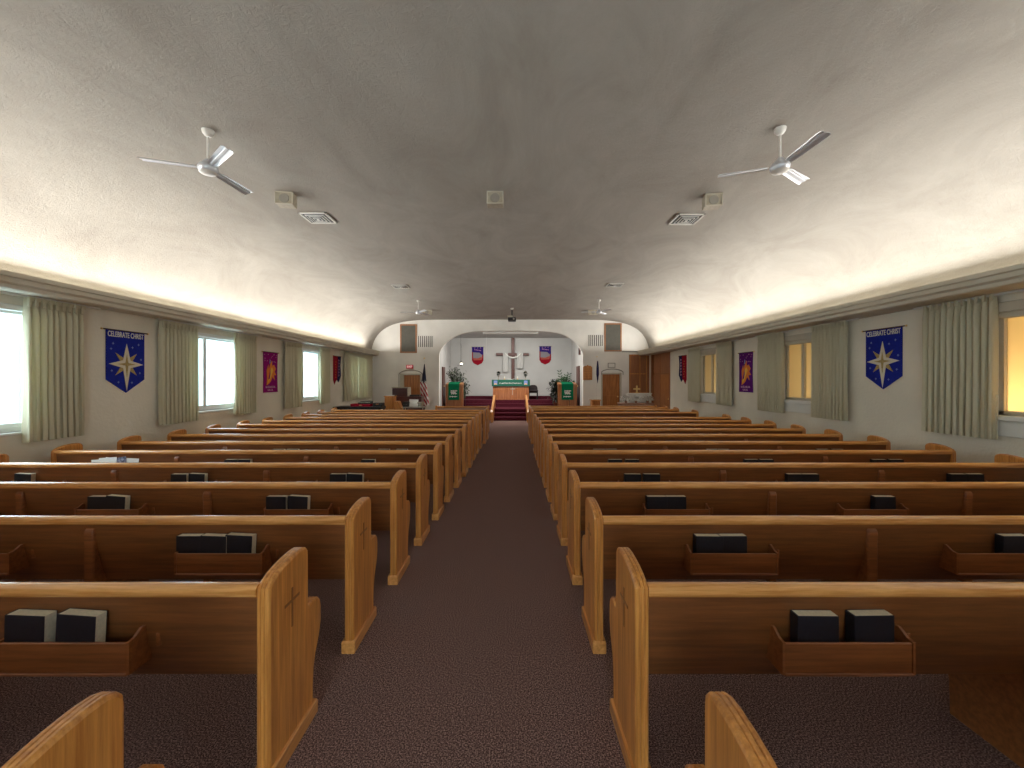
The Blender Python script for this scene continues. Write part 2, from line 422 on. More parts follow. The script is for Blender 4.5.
for a, c in zip(xs[:-1], xs[1:]):
    if c - a < 1e-6: continue
    m_ = (a+c)/2
    la = lc = 0
    if AX0 < m_ < AX1: la, lc = max(arch_z(a), 2.7), max(arch_z(c), 2.7)
    elif dL[0] < m_ < dL[1]: la = lc = dL[2]
    elif dR[0] < m_ < dR[1]: la = lc = dR[2]
    b.prism([(a, la), (c, lc), (c, ceil_z(c)+0.06), (a, ceil_z(a)+0.06)], D, D+0.2, 'Y')
struct(b.build('wall_front', M['wall_front']))

# chancel recess
BY = 21.0; CZ = 3.9
bl, br_ = -3.22, 3.12
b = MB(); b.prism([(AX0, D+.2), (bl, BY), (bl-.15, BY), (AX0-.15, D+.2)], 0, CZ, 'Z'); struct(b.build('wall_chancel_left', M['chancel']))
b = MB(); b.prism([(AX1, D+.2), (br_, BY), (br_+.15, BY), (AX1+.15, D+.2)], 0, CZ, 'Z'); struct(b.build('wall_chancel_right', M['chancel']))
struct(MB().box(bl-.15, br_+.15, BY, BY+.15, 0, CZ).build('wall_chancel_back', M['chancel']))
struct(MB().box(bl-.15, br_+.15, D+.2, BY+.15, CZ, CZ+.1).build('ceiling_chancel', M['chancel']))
# stepped chancel floor
sx0, sx1 = -0.76, 0.60
b = MB()
b.box(bl, sx0-.1, D+.21, BY, 0, .45); b.box(sx1+.1, br_, D+.21, BY, 0, .45)
b.box(sx0-.1, sx1+.1, 17.32, BY, 0, .45)
b.box(bl, br_, 18.6, BY, .45, .60); b.box(bl, br_, 18.85, BY, .60, .75)
b.box(bl, sx0-.25, 20.1, BY, .75, .87); b.box(sx1+.25, br_, 20.1, BY, .75, .87)
struct(b.build('floor_chancel', M['maroon']))
# wooden fronts of the platform
struct(MB().box(AX0+.02, sx0-.1, D+.17, D+.21, 0, .45).box(sx1+.1, AX1-.02, D+.17, D+.21, 0, .45).build('trim_1', M['oak_x']))
# centre stair
t = thing('chancel_steps', 'maroon carpeted steps rising to the altar platform between wooden side panels', 'stairs', ((sx0+sx1)/2, 16.7, 0))
w_ = (sx1-sx0)/2
for i, (y, z) in enumerate(((16.70, .15), (17.0, .30), (17.3, .45))):
    q = MB().bbox(-w_, w_, y-16.72, 17.34-16.7, z-.15, z, .012).build('step', M['maroon'], t)
for sgn in (-1, 1):
    x = sgn*(w_+.045)
    q = MB().layers([(-.75, 0), (-.75, .42), (-.62, .50), (1.55, 1.02), (1.62, .98), (1.62, .45), (.62, .45), (.6, 0)], [(x-.045, .008), (x-.035, 0), (x+.035, 0), (x+.045, .008)]).build('side_panel', M['oak_y'], t)

# baseboards
struct(MB().box(WL, WL+.02, Y0, D, 0, .1).build('baseboard_left', M['trim_grey']))
struct(MB().box(WR-.02, WR, Y0, RD[0]-.1, 0, .1).build('baseboard_right', M['trim_grey']))

# cornices (light troughs)
def cornice(name, s, lip, wall, ln=None):
    # profile from lip outwards to wall
    P = [(lip, 2.91), (lip, 2.86), (lip+s*.02, 2.85), (lip+s*.02, 2.80), (lip+s*.05, 2.775), (lip+s*.05, 2.735), (lip+s*.075, 2.72),
         (wall, 2.72), (wall, 2.76), (lip+s*.09, 2.76), (lip+s*.05, 2.80), (lip+s*.035, 2.91)]
    return struct(MB().prism(P, Y0, D, 'Y').build(name, M['cornice']))
cornice('trim_2', -1, LIPL, WL); cornice('trim_3', 1, LIPR, WR)
# cap return on the front wall beside the right cornice
struct(MB().box(wx(622, D), LIPR, D-.04, D, wz(352.2, D), wz(351.2, D)).build('trim_4', M['trim_grey']))

# ------------------------------------------------------------------ windows
def left_window(i, y0, y1, z0, z1):
    x = WL
    f = MB()
    f.box(x-.16, x-.06, y0, y1, z0, z0+.06); f.box(x-.16, x-.06, y0, y1, z1-.06, z1)
    f.box(x-.16, x-.06, y0, y0+.06, z0, z1); f.box(x-.16, x-.06, y1-.06, y1, z0, z1)
    r = struct(f.build('window_%d' % i, M['vinyl']))
    ym = y0 + (y1-y0)*0.40
    MB().bbox(x-.15, x-.07, ym-.04, ym+.04, z0+.06, z1-.06, .006).build('mullion', M['vinyl'], r)
    MB().box(x-.145, x-.075, y0+.06, ym-.04, z1-.10, z1-.06).box(x-.145, x-.075, ym+.04, y1-.06, z1-.10, z1-.06).box(x-.145, x-.075, y0+.06, ym-.04, z0+.06, z0+.10).box(x-.145, x-.075, ym+.04, y1-.06, z0+.06, z0+.10).build('sash', M['vinyl'], r)
    for a, c in ((y0+.06, ym-.04), (ym+.04, y1-.06)):
        MB().box(x-.115, x-.11, a, c, z0+.10, z1-.10).build('pane', M['glass'], r)
    MB().bbox(x-.16, x+.05, y0-.04, y1+.04, z0-.035, z0, .006).build('sill', M['white'], r)
    MB().box(x+.001, x+.02, y0-.03, y1+.03, z0-.12, z0-.035).build('apron', M['wall'], r)
    MB().bbox(x-.05, x+.03, y0, y1, z1-.07, z1, .006).build('head_trim', M['vinyl'], r)
    return r
for i, h in enumerate(lw): left_window(i+1, *h)
def right_window(i, y0, y1, z0, z1):
    x = WR
    f = MB()
    f.box(x+.06, x+.16, y0, y1, z0, z0+.05); f.box(x+.06, x+.16, y0, y1, z1-.05, z1)
    f.box(x+.06, x+.16, y0, y0+.05, z0, z1); f.box(x+.06, x+.16, y1-.05, y1, z0, z1)
    r = struct(f.build('window_%d' % i, M['cornice']))
    ym = y0 + (y1-y0)*0.64
    MB().bbox(x+.05, x+.12, ym-.035, ym+.035, z0+.05, z1-.05, .005).build('mullion', M['cornice'], r)
    for a, c in ((y0+.05, ym-.035), (ym+.035, y1-.05)):
        MB().box(x+.10, x+.105, a, c, z0+.05, z1-.05).build('pane', M['amber'], r)
    MB().bbox(x-.05, x+.06, y0-.03, y1+.03, z0-.06, z0, .008).bbox(x-.02, x, y0-.02, y1+.02, z0-.24, z0-.06, .006).build('sill', M['white'], r)
    MB().bbox(x-.04, x+.07, y0, y1, z1-.10, z1+.02, .01).bbox(x-.025, x+.05, y0+.02, y1-.02, z1-.17, z1-.10, .01).build('blind_casing', M['cornice'], r)
    return r
for i, h in enumerate(rw): right_window(i+5, *h)
# lamp-lit passage behind the right-hand windows
HX = WR + 1.5
b = MB(); b.box(HX, HX+.1, Y0, D-3.5, -.1, 3.0); b.box(WR+.2, HX+.1, Y0-.2, Y0, -.1, 3.0); b.box(WR+.2, HX+.1, D-3.5, D-3.4, -.1, 3.0)
b.box(WR+.2, HX+.1, Y0-.2, D-3.4, 2.9, 3.0); b.box(WR+.25, HX+.1, Y0-.2, D-3.4, -.1, 0)
struct(b.build('wall_passage', M['white']))

# ------------------------------------------------------------------ curtains
def curtain(px0, px1, side, ztop, zbot, label, extra=0.0, ytuple=None):
    pl = -5.77 if side == 'L' else 5.63
    if ytuple: ya, yb = ytuple
    else:
        ya, yb = sorted((pl*F/(px0-CX), pl*F/(px1-CX)))
    w = yb-ya; npl = max(5, int(w/0.072)); n = npl*14
    s = 1 if side == 'L' else -1
    rnd = random.Random(int(px0*10))
    ph = [rnd.uniform(.75, 1.25) for _ in range(npl+2)]
    zs = [1.0, .985, .95, .88, .7, .5, .3, .15, 0.03, 0.0]
    vs = []; fs = []
    def row(off, sc):
        out = []
        for zi, zf in enumerate(zs):
            z = zbot + (ztop-zbot)*zf
            amp = 0.085*(1.0 if zf < .9 else .62)
            for k in range(n+1):
                u = k/n; c = u*npl; q = ph[int(c)]
                y = ya + w*u + 0.012*math.sin(c*2*PI*2 + zf*3)*(1-zf)
                cc = c + .10*math.sin(c*1.7 + px0) + .04*math.sin(zf*2.5 + c)
                xx = amp*(.75+.25*q)*(abs(math.sin(cc*PI))**.55 - .55)
                if zf > .94: xx *= .75
                out.append((s*(xx+off), y-(ya+yb)/2, z-zbot))
        return out
    nr = len(zs); A = row(0, 1); B = row(-0.006, 1)
    vs = A + B; W = n+1; O = len(A)
    for i in range(nr-1):
        for k in range(n):
            a = i*W+k
            fs.append((a, a+1, a+W+1, a+W)); fs.append((O+a, O+a+W, O+a+W+1, O+a+1))
    for i in range(nr-1):
        for k in (0, n): a = i*W+k; fs.append((a, a+W, O+a+W, O+a))
    for k in range(n):
        fs.append((k, k+1, O+k+1, O+k)); a = (nr-1)*W+k; fs.append((a, a+1, O+a+1, O+a))
    r = thing('curtain', label, 'curtain', (pl, (ya+yb)/2, zbot), 0, 'sage green pleated curtains')
    MB().add(vs, fs).build('pleated_fabric', M['curtain'], r, smooth=True)
    hb = MB(); zt = ztop-zbot
    for k in range(npl):
        y = -w/2 + w*(k+.27)/npl
        hb.bbox(s*.03-.012, s*.03+.012, y-.018, y+.018, zt-.11, zt+.004, .006)
    hb.bbox(s*.026-.004, s*.026+.004, -w/2, w/2, zt-.04, zt+.002, .002)
    hb.build('pleat_heading', M['curtain'], r)
    return r
curtain(25, 84, 'L', 2.70, 0.97, 'wide sage green curtain at far left, beside the largest window in view')
curtain(160.5, 198, 'L', 2.69, 0.97, 'sage green curtain between the left blue star banner and the middle left window')
curtain(234, 256, 'L', 2.69, 0.98, 'narrow sage green curtain just left of the left magenta flame banner')
curtain(285, 301.7, 'L', 2.69, 0.98, 'sage green curtain just right of the left magenta flame banner')
curtain(319.8, 329.5, 'L', 2.69, 0.98, 'slim sage green curtain just left of the left red swallowtail banner')
curtain(345, 357.5, 'L', 2.68, 0.98, 'sage green curtain drawn across the last left window, nearer panel')
curtain(358, 372, 'L', 2.68, 0.98, 'sage green curtain drawn across the last left window, panel by the corner')
curtain(923, 996, 'R', 2.75, 1.02, 'widest sage green curtain at far right, beside the bright amber window')
curtain(811.8, 847.6, 'R', 2.73, 1.02, 'sage green curtain just left of the right blue star banner')
curtain(758, 782.8, 'R', 2.72, 1.02, 'sage green curtain just right of the right purple flame banner')
curtain(716.8, 731.4, 'R', 2.71, 1.04, 'sage green curtain just left of the right purple flame banner')
curtain(688.5, 699.6, 'R', 2.71, 1.04, 'slim sage green curtain just right of the right red swallowtail banner')
for (pl, ys, sd, names) in ((-5.77, [(4.2, 5.6), (6.5, 9.2), (10.0, 12.8), (13.8, 16.4)], 1, ['largest window', 'middle left window', 'third left window', 'last curtained left window']),
                     (5.63, [(4.0, 5.6), (6.5, 9.25), (9.95, 12.8)], -1, ['bright amber window', 'middle right window', 'far right window'])):
    for (a, c), nm in zip(ys, names):
        r = thing('curtain_track', 'slim white curtain track under the cornice over the ' + nm, 'curtain rail', (pl, (a+c)/2, 2.72), 0, 'curtain tracks')
        h = (c-a)/2
        MB().bbox(-.015, .015, -h, h, -.025, 0.0, .004).build('track', M['fan_white'], r)

# ------------------------------------------------------------------ pews
END = [(0,0),(0,.40),(0,.80),(.004,.838),(.03,.862),(.07,.878),(.12,.890),(.18,.898),(.24,.901),(.28,.898),(.31,.886),(.327,.866),(.33,.84),
       (.33,.592),(.345,.582),(.39,.586),(.43,.576),(.455,.552),(.463,.52),(.463,.44),(.455,.40),(.432,.345),(.405,.30),(.388,.24),(.38,.16),(.38,0)]
def pew_end(t, name, x0, side):
    # side = +1 : outer face towards +x
    th = .058
    lay = [(0,.012),(.004,.004),(.010,0),(.018,0),(.021,.0045),(.024,.0),(.034,.0),(.037,.0045),(.040,0),(.048,0),(.054,.004),(.058,.012)]
    e = MB().layers(END, [(x0+a, i) for a, i in lay]).build(name, M['oak_z'], t)
    MB().layers([(-.014,0),(-.014,.062),(-.004,.074),(.386,.074),(.396,.062),(.396,0)], [(x0-.014,.004),(x0-.010,0),(x0+th+.010,0),(x0+th+.014,.004)]).build('base_moulding', M['oak_y'], e)
    return e
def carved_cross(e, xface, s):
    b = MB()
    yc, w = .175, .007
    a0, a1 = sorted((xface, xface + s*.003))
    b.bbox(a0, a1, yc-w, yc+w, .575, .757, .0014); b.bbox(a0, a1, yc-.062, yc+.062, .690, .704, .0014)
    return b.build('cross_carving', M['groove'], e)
def rack(t, xc, w=.52):
    b = MB(); x0, x1 = xc-w/2, xc+w/2
    b.bbox(x0, x1, -.046, -.034, .522, .642, .003)          # front board
    b.bbox(x0, x1, -.044, .06, .515, .528, .003)            # bottom
    b.bbox(x0-.004, x1+.004, -.052, -.032, .508, .52, .003)
    for x in (x0-.012, x1):
        b.prism([(-.048,.513),(-.048,.646),(-.02,.650),(.012,.672),(.029,.672),(.036,.64),(.062,.513)], x, x+.012, 'X')
    return b.build('book_rack', M['rack'], t)
def cup_holder(t, x):
    return MB().bbox(x-.008, x+.008, .028, .045, .58, .635, .003).build('pencil_holder', M['rack'], t)
BACKP = [(.014,.815),(.022,.72),(.034,.62),(.056,.52),(.088,.418),(.112,.425),(.082,.525),(.058,.628),(.044,.722),(.038,.815)]
RAIL = [(.006,.802),(0,.808),(-.004,.822),(-.002,.838),(.006,.848),(.022,.853),(.040,.851),(.052,.843),(.056,.828),(.052,.808),(.044,.802)]
SEAT = [(.118,.418),(.116,.436),(.16,.432),(.44,.448),(.468,.444),(.474,.43),(.466,.415),(.44,.412),(.16,.415)]
SUP = [(.004,0),(.004,.70),(.0,.74),(.004,.762),(.016,.775),(.034,.778),(.06,.77),(.075,.72),(.10,.62),(.13,.5),(.16,.44),(.44,.42),(.43,.36),(.40,.28),(.385,.18),(.38,0)]
def pew(xa, xb, y, label, bank, racks=True, nsup=2, group='oak pews'):
    # xa < xb world; aisle end is xb in the left bank, xa in the right bank
    t = thing('church_pew', label, 'pew', ((xa+xb)/2, y, 0), 0, group)
    h = (xb-xa)/2; th = .058
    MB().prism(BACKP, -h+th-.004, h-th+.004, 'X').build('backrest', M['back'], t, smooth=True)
    MB().prism(RAIL, -h+th-.003, h-th+.003, 'X').build('top_rail', M['oak_x'], t, smooth=True)
    MB().prism(SEAT, -h+th-.004, h-th+.004, 'X').build('seat', M['oak_x'], t, smooth=True)
    e1 = pew_end(t, 'end_panel', -h, -1); e2 = pew_end(t, 'end_panel', h-th, 1)
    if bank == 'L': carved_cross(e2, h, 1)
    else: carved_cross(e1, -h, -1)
    for k in range(1, nsup+1):
        x = -h + 2*h*(({1: .357, 2: .69}[k] if y < 3.0 else {1: .34, 2: .675}[k]) if bank == 'R' else 1-({1: .69, 2: .357}[k] if y < 3.0 else {1: .675, 2: .34}[k]) + 0)
        MB().layers(SUP, [(x-.032,.007),(x-.025,0),(x+.025,0),(x+.032,.007)]).build('support', M['rack'], t, smooth=True)
    if racks:
        for k in range(3):
            x = -h + 2*h*(k+.5)/3 + (-.035 if bank == 'L' else .035)
            rack(t, x); cup_holder(t, x+.32)
    return t
rowsY = [.76, 1.68, 2.52, 3.36, 4.15, 4.90, 5.62, 6.36, 7.08, 7.80, 8.52, 9.25, 9.95, 10.7, 11.45]
LA = [-1.05, -1.02, -1.0, -.97, -.945, -.91, -.885, -.86, -.83, -.81, -.81, -.80, -.78, -.72, -.70]
LE = [-5.70, -5.70, -5.69, -5.68, -5.68, -5.66, -5.56, -5.49, -5.44, -5.38, -5.34, -5.3, -5.25, -5.22, -5.2]
RE = [5.45, 5.45, 5.45, 5.45, 5.45, 5.45, 5.33, 5.27, 5.21, 5.17, 5.11, 5.08, 5.0, 4.9, 4.85]
RA = .52
ordn = ['nearest', 'second', 'third', 'fourth', 'fifth', 'sixth', 'seventh', 'eighth', 'ninth', 'tenth', 'eleventh', 'twelfth', 'thirteenth', 'fourteenth', 'fifteenth', 'sixteenth']
def rowname(i): return 'nearest' if i == 0 else ordn[i] + ' from the camera'
look0 = 'only the curved top of its end panel shows'
for i, y in enumerate(rowsY):
    pew(LE[i], LA[i], y, 'honey oak pew with carved cross on its end, left bank, ' + rowname(i), 'L')
rightY = rowsY[:12] + [10.7, 11.7, 12.4]
for i, y in enumerate(rightY):
    pew(RA, RE[min(i, 14)], y, 'honey oak pew with carved cross on its end, right bank, ' + rowname(i), 'R', racks=(i != 12))
# front screens
def screen(x0, x1, y, label, m):
    t = thing('pew_screen', label, 'pew screen', ((x0+x1)/2, y, 0)); h = (x1-x0)/2
    MB().bbox(-h+.05, h-.05, 0, .03, .05, .80, .004).build('panel', m, t)
    MB().bbox(-h+.05, h-.05, -.02, .05, .80, .85, .012).build('top_rail', M['oak_x'], t)
    for x in (-h, h-.058):
        MB().layers([(-.03,0),(-.03,.84),(-.01,.87),(.05,.87),(.07,.84),(.07,0)], [(x,.008),(x+.008,0),(x+.05,0),(x+.058,.008)]).build('post', M['oak_z'], t)
screen(-2.5, -.74, 13.05, 'low oak screen in front of the left bank, before the left lectern', M['tableskirt'])
screen(.56, 4.8, 13.25, 'long low oak screen in front of the right bank of pews', M['oak_x'])

# ------------------------------------------------------------------ hymnals
def book_proto():
    r = MB()
    w, h, tck = .165, .216, .048
    r.bbox(0, w, -.0, .003, 0, h, .001); r.bbox(0, w, tck-.003, tck, 0, h, .001)
    r.bbox(-.003, .004, 0, tck, 0, h, .002)
    c = r.build('hymnal', M['navy'])
    MB().box(.003, w-.0008, .003, tck-.003, .003, h-.0012).build('pages', M['page'], c)
    return c
proto = book_proto(); used = False
def place_book(x, y, z, lean, yaw, roll, label):
    global used
    if not used: o = proto; used = True
    else:
        o = proto.copy(); C.objects.link(o)
        for ch in proto.children:
            q = ch.copy(); C.objects.link(q); q.parent = o
    o.location = (x, y, z); o.rotation_euler = (-lean, roll, yaw)
    tag(o, label, 'book', 'navy hymnals in the pew racks')
LB = {1: [(1, [(12, 60, .03), (62, 112, .05)])],
      2: [(1, [(180, 204, 0), (203, 227, .02), (227, 254, .05)])],
      3: [(1, [(268, 288, 0), (289, 309, .04)]), (2, [(91, 108, 0), (108, 131, .06)])],
      4: [(1, [(331, 346, 0), (347, 362, 0.03)]), (2, [(173, 188, 0), (190, 207, .04)]), (3, [(17, 34, .04)])],
      5: [(1, [(362, 374, 0)]), (2, [(226, 238, 0), (238, 249, 0)])],
      6: [(1, [(378, 387, 0), (396, 405, 0)]), (2, [(273, 285, 0), (287, 298, 0)])],
      7: [(1, [(395, 404, 0), (407, 416, 0)]), (2, [(312, 320, 0)]), (3, [(202, 213, 0), (216, 227, 0)])]}
RB = {1: [(1, [(793, 840, 0), (849, 895, 0)])],
      2: [(1, [(694, 718, 0), (718, 743, 0)]), (2, [(998, 1024, 0)])],
      3: [(1, [(646, 664, 0), (665, 683, 0)]), (2, [(872, 893, 0)])],
      4: [(1, [(624, 639, 0), (643, 658, 0)]), (2, [(786, 800, 0), (801, 815, 0)]), (3, [(948, 963, 0), (965, 981, 0)])],
      5: [(1, [(608, 620, 0), (625, 637, 0)]), (2, [(744, 757, 0), (759, 771, 0)]), (3, [(871, 884, 0), (888, 901, 0)])],
      6: [(1, [(593, 602, 0), (605, 615, 0)]), (2, [(706, 716, 0), (717, 727, 0)]), (3, [(816, 827, 0), (831, 841, 0)])],
      7: [(1, [(580, 588, 0), (594, 602, 0)]), (2, [(683, 692, 0), (694, 703, 0)])]}
rk = {1: 'aisle-side', 2: 'middle', 3: 'wall-side'}
for bank, data in (('left', LB), ('right', RB)):
    for row, racks_ in data.items():
        y = rowsY[row]
        for (ri, bks) in racks_:
            n = len(bks)
            for k, (a, c, roll) in enumerate(bks):
                pos = {1: ['single'], 2: ['left', 'right'], 3: ['left', 'middle', 'right']}[n][k]
                yb = y - .031
                x = wx(a, yb+.03) + .002
                num = {1: '', 2: ' of two', 3: ' of three'}[n]
                place_book(x, yb, .5285 + .165*math.sin(roll), .0, random.uniform(-.04, .04), roll,
                    '%s%s navy hymnal%s, %s rack, %s pew from the camera, %s bank' % (pos, num, '' if n == 1 else 's', rk[ri], ordn[row], bank))
# loose papers in the left bank
t = thing('bulletin_stack', 'loose heap of printed bulletins on the pew rack by the left wall', 'papers', (wx(114, 4.87), 4.88, .529))
rr = random.Random(3)
for k in range(9):
    mt = Matrix.Translation((rr.uniform(-.20, .20), rr.uniform(-.01, .01), .0)) @ Matrix.Rotation(rr.uniform(-.25, .25), 4, 'Y') @ Matrix.Rotation(-.14, 4, 'X')
    MB().box(-.11, .11, .004*k*.5, .004*k*.5+.002, .03, .235, mt).build('sheet', M['print'] if k % 2 else M['paper'], t)

# ------------------------------------------------------------------ ceiling fans
def fan(x, y, zh, angs, label, drop_top):
    t = thing('ceiling_fan', label, 'fan', (x, y, zh), 0, 'three-bladed ceiling fans')
    top = drop_top - zh
    MB().lathe([(.015, top-.05), (.03, top-.045), (.05, top-.02), (.055, top+.01)], seg=20).build('canopy', M['fan_white'], t, smooth=True)
    MB().lathe([(.011, .05), (.011, top-.06)], seg=12).build('downrod', M['fan_white'], t, smooth=True)
    MB().lathe([(.05, -.045), (.07, -.04), (.085, -.02), (.09, .0), (.08, .025), (.055, .045), (.035, .075), (.02, .09)], seg=28).build('motor_housing', M['silver'], t, smooth=True)
    MB().lathe([(.001, -.062), (.04, -.06), (.07, -.05), (.078, -.042)], seg=24).build('bottom_cap', M['fan_white'], t, smooth=True)
    for a in angs:
        R_ = Matrix.Rotation(math.radians(a), 4, 'Z') @ Matrix.Rotation(math.radians(-12), 4, 'X')
        b = MB()
        # ribbed metal blade
        secs = [(-.062, 0), (-.05, .006), (-.02, .010), (-.012, .004), (.012, .004), (.02, .010), (.05, .006), (.062, 0)]
        vs = []; fs = []
        for xx, wf in ((.10, .45), (.16, .72), (.51, .85), (.55, .8)):
            for (yy, zz) in secs: vs.append((xx, yy*wf, zz+.002))
            for (yy, zz) in secs: vs.append((xx, yy*wf, zz-.002))
        n = 16
        for i in range(3):
            for k in range(7):
                a0 = i*n+k; fs.append((a0, a0+1, a0+n+1, a0+n)); a1 = i*n+8+k; fs.append((a1, a1+n, a1+n+1, a1+1))
            fs.append((i*n, i*n+n, i*n+n+8, i*n+8)); fs.append((i*n+7, i*n+15, i*n+n+15, i*n+n+7))
        for i in (0, 3):
            for k in range(7): a0 = i*n+k; fs.append((a0, a0+8, a0+9, a0+1))
        b.add(vs, fs, R_)
        b.build('blade', M['silver'], t, smooth=True)
fan(-3.04, 4.0, 3.83, (198, 84, 322), 'silver three-bladed ceiling fan, near left of the ceiling', 4.2)
fan(2.66, 3.97, 3.83, (160, 272, 33), 'silver three-bladed ceiling fan, near right of the ceiling', 4.2)
fan(-2.95, 12.6, 3.83, (185, 65, 305), 'pale ceiling fan far left, near the front wall', 4.2)
fan(2.72, 12.5, 3.83, (175, 295, 55), 'pale ceiling fan far right, near the front wall', 4.2)
# ceiling speaker boxes
def cspk(x, y, label, z=4.21, s=.22, rz=0, H=.165):
    t = thing('ceiling_speaker', label, 'speaker', (x, y, z), rz, 'square ceiling speakers'); h = s/2
    MB().bbox(-h, h, 0, .15, -H, .004, .008).build('housing', M['beige'], t)
    MB().lathe([(.001, 0), (H*.36, 0), (H*.38, .006)], seg=24, mtx=Matrix.Translation((0, -.006, -H*.52)) @ Matrix.Rotation(-PI/2, 4, 'X')).build('grille', M['trim_grey'], t)
    b = MB()
    for sx in (-1, 1): b.bbox(sx*(h-.006)-.006, sx*(h-.006)+.006, -.012, .004, -H, 0, .002)
    b.bbox(-h, h, -.012, .004, -.012, 0, .002).bbox(-h, h, -.012, .004, -H, -H+.012, .002)
    b.build('rim', M['cornice'], t)
cspk(-3.02, 5.3, 'beige square speaker box on ceiling beside the near left fan', 4.21, rz=.15)
cspk(-.225, 5.3, 'beige square speaker box alone in the middle of the ceiling', 4.215)
cspk(2.70, 5.35, 'beige square speaker box on ceiling beside the near right fan', 4.21, rz=-.15)
cspk(-3.05, 14.3, 'small beige speaker box on ceiling by the far left fan', 4.21, .34)
cspk(2.9, 14.3, 'small beige speaker box on ceiling by the far right fan', 4.21, .34)
def cvent(x, y, label, z=4.208, s=.40):
    t = thing('ceiling_vent', label, 'vent', (x, y, z), 0, 'square ceiling air vents')
    MB().box(-s/2+.02, s/2-.02, -s/2+.02, s/2-.02, -.004, .0).build('dark_opening', M['black'], t)
    b = MB()
    def ring(h, wd, z0, z1):
        b.box(-h, h, -h, -h+wd, z0, z1); b.box(-h, h, h-wd, h, z0, z1); b.box(-h, -h+wd, -h, h, z0, z1); b.box(h-wd, h, -h, h, z0, z1)
    ring(s/2, .018, -.018, .0)
    b.build('frame', M['fan_white'], t)
    for k in range(1, 4):
        b = MB(); h = s/2 - .03 - k*.042; z0 = -.02-.004*k
        ring(h+.012, .005, z0, z0+.007); b.build('louvre', M['fan_white'], t)
    MB().box(-.018, .018, -.018, .018, -.036, -.028).build('centre_plate', M['fan_white'], t)
cvent(-2.98, 6.15, 'square louvred air vent in ceiling, near left'); cvent(2.70, 6.2, 'square louvred air vent in ceiling, near right')
cvent(-2.98, 10.7, 'small dark air vent in ceiling, farther left'); cvent(2.70, 10.5, 'small dark air vent in ceiling, farther right')
# projector on a pole
t = thing('projector', 'black projector hanging on a pole from the middle of the ceiling', 'projector', (0.0, 14.0, 3.86))
MB().bbox(-.14, .14, -.14, .16, -.10, .02, .015).build('body', M['black'], t)
MB().bbox(-.17, .02, -.10, .12, .02, .09, .006).build('mount_plate', M['beige'], t)
MB().lathe([(.022, .02), (.022, .30)], seg=12).build('pole', M['black'], t)
MB().lathe([(.03, .30), (.06, .335), (.06, .36)], seg=16).build('ceiling_plate', M['fan_white'], t)
MB().lathe([(.03, 0), (.035, .03)], seg=16, mtx=Matrix.Translation((.06, -.14, -.04)) @ Matrix.Rotation(PI/2, 4, 'X')).build('lens', M['trim_grey'], t)

# ------------------------------------------------------------------ banners
def poly_part(t, name, pts, y0, y1, m, parent=None):
    return MB().prism(pts, y0, y1, 'Y').build(name, m, parent or t)
def star_pts(n, R, r, cx, cz, rot=0):
    return [(cx + (R if k % 2 == 0 else r)*math.sin(rot + PI*k/n), cz + (R if k % 2 == 0 else r)*math.cos(rot + PI*k/n)) for k in range(2*n)]
def rod(t, w, z=0.0):
    MB().tube([(-w/2, -.012, z), (w/2, -.012, z)], .009, 10).build('rod', M['bark'], t)
    for s in (-1, 1): MB().lathe([(.001, -.016), (.014, -.008), (.014, .008), (.001, .016)], cx=s*w/2, cy=-.012, seg=10, mtx=Matrix.Translation((0,0,z))).build('finial', M['brass'], t)
def star_banner(x, y, z, rz, label):
    x += .003 if rz > 0 else -.003
    t = thing('star_banner', label, 'banner', (x, y, z), rz, 'blue star banners'); w = .60
    cl = poly_part(t, 'cloth', [(-w/2, 0), (-w/2, -.73), (0, -.93), (w/2, -.73), (w/2, 0)], -.012, -.004, M['blue'])
    rod(t, w+.12)
    cz = -.50
    # gold back star (diagonals)
    g = []
    for k in range(16):
        a = PI*k/8
        R_ = (.0, .0)
        if k % 4 == 2: r = .235
        elif k % 4 == 0: r = .10
        else: r = .095
        g.append((r*math.sin(a), cz+r*math.cos(a)))
    poly_part(t, 'gold_star', g, -.018, -.012, M['gold'], cl)
    pts = []
    for k in range(8):
        a = PI*k/4
        r = {0: .31, 2: .27, 4: .40, 6: .27}.get(k, .082)
        pts.append((r*math.sin(a), cz+r*math.cos(a)))
    poly_part(t, 'white_star', pts, -.023, -.018, M['cream_cloth'], cl)
    pts = []
    for k in range(8):
        a = PI*k/4
        r = {0: .15, 2: .14, 4: .19, 6: .14}.get(k, .03)
        pts.append((r*math.sin(a), cz+r*math.cos(a)))
    poly_part(t, 'inner_star', pts, -.026, -.023, M['gold'], cl)
    for (sx, sz) in ((-.2, -.2), (.2, -.19), (.1, -.24), (-.23, -.28), (.22, -.63), (-.12, -.77), (-.22, -.6), (.09, -.78), (.24, -.42)):
        poly_part(t, 'small_star', star_pts(4, .020, .008, sx, sz), -.015, -.012, M['pale_blue'], cl)
    text_mesh('lettering', 'CELEBRATE CHRIST', .11, M['paper'], cl, (0, -.016, -.065), width=w-.04)
yl = (Lw(106.7, -5.84)+Lw(144.5, -5.84))/2
star_banner(WL, yl, 2.45, PI/2, 'royal blue star banner on the left wall, headed CELEBRATE CHRIST')
yr = (Rw(864, 5.70)+Rw(903.5, 5.70))/2
star_banner(WR, yr, 2.50, -PI/2, 'royal blue star banner on the right wall, headed CELEBRATE CHRIST')
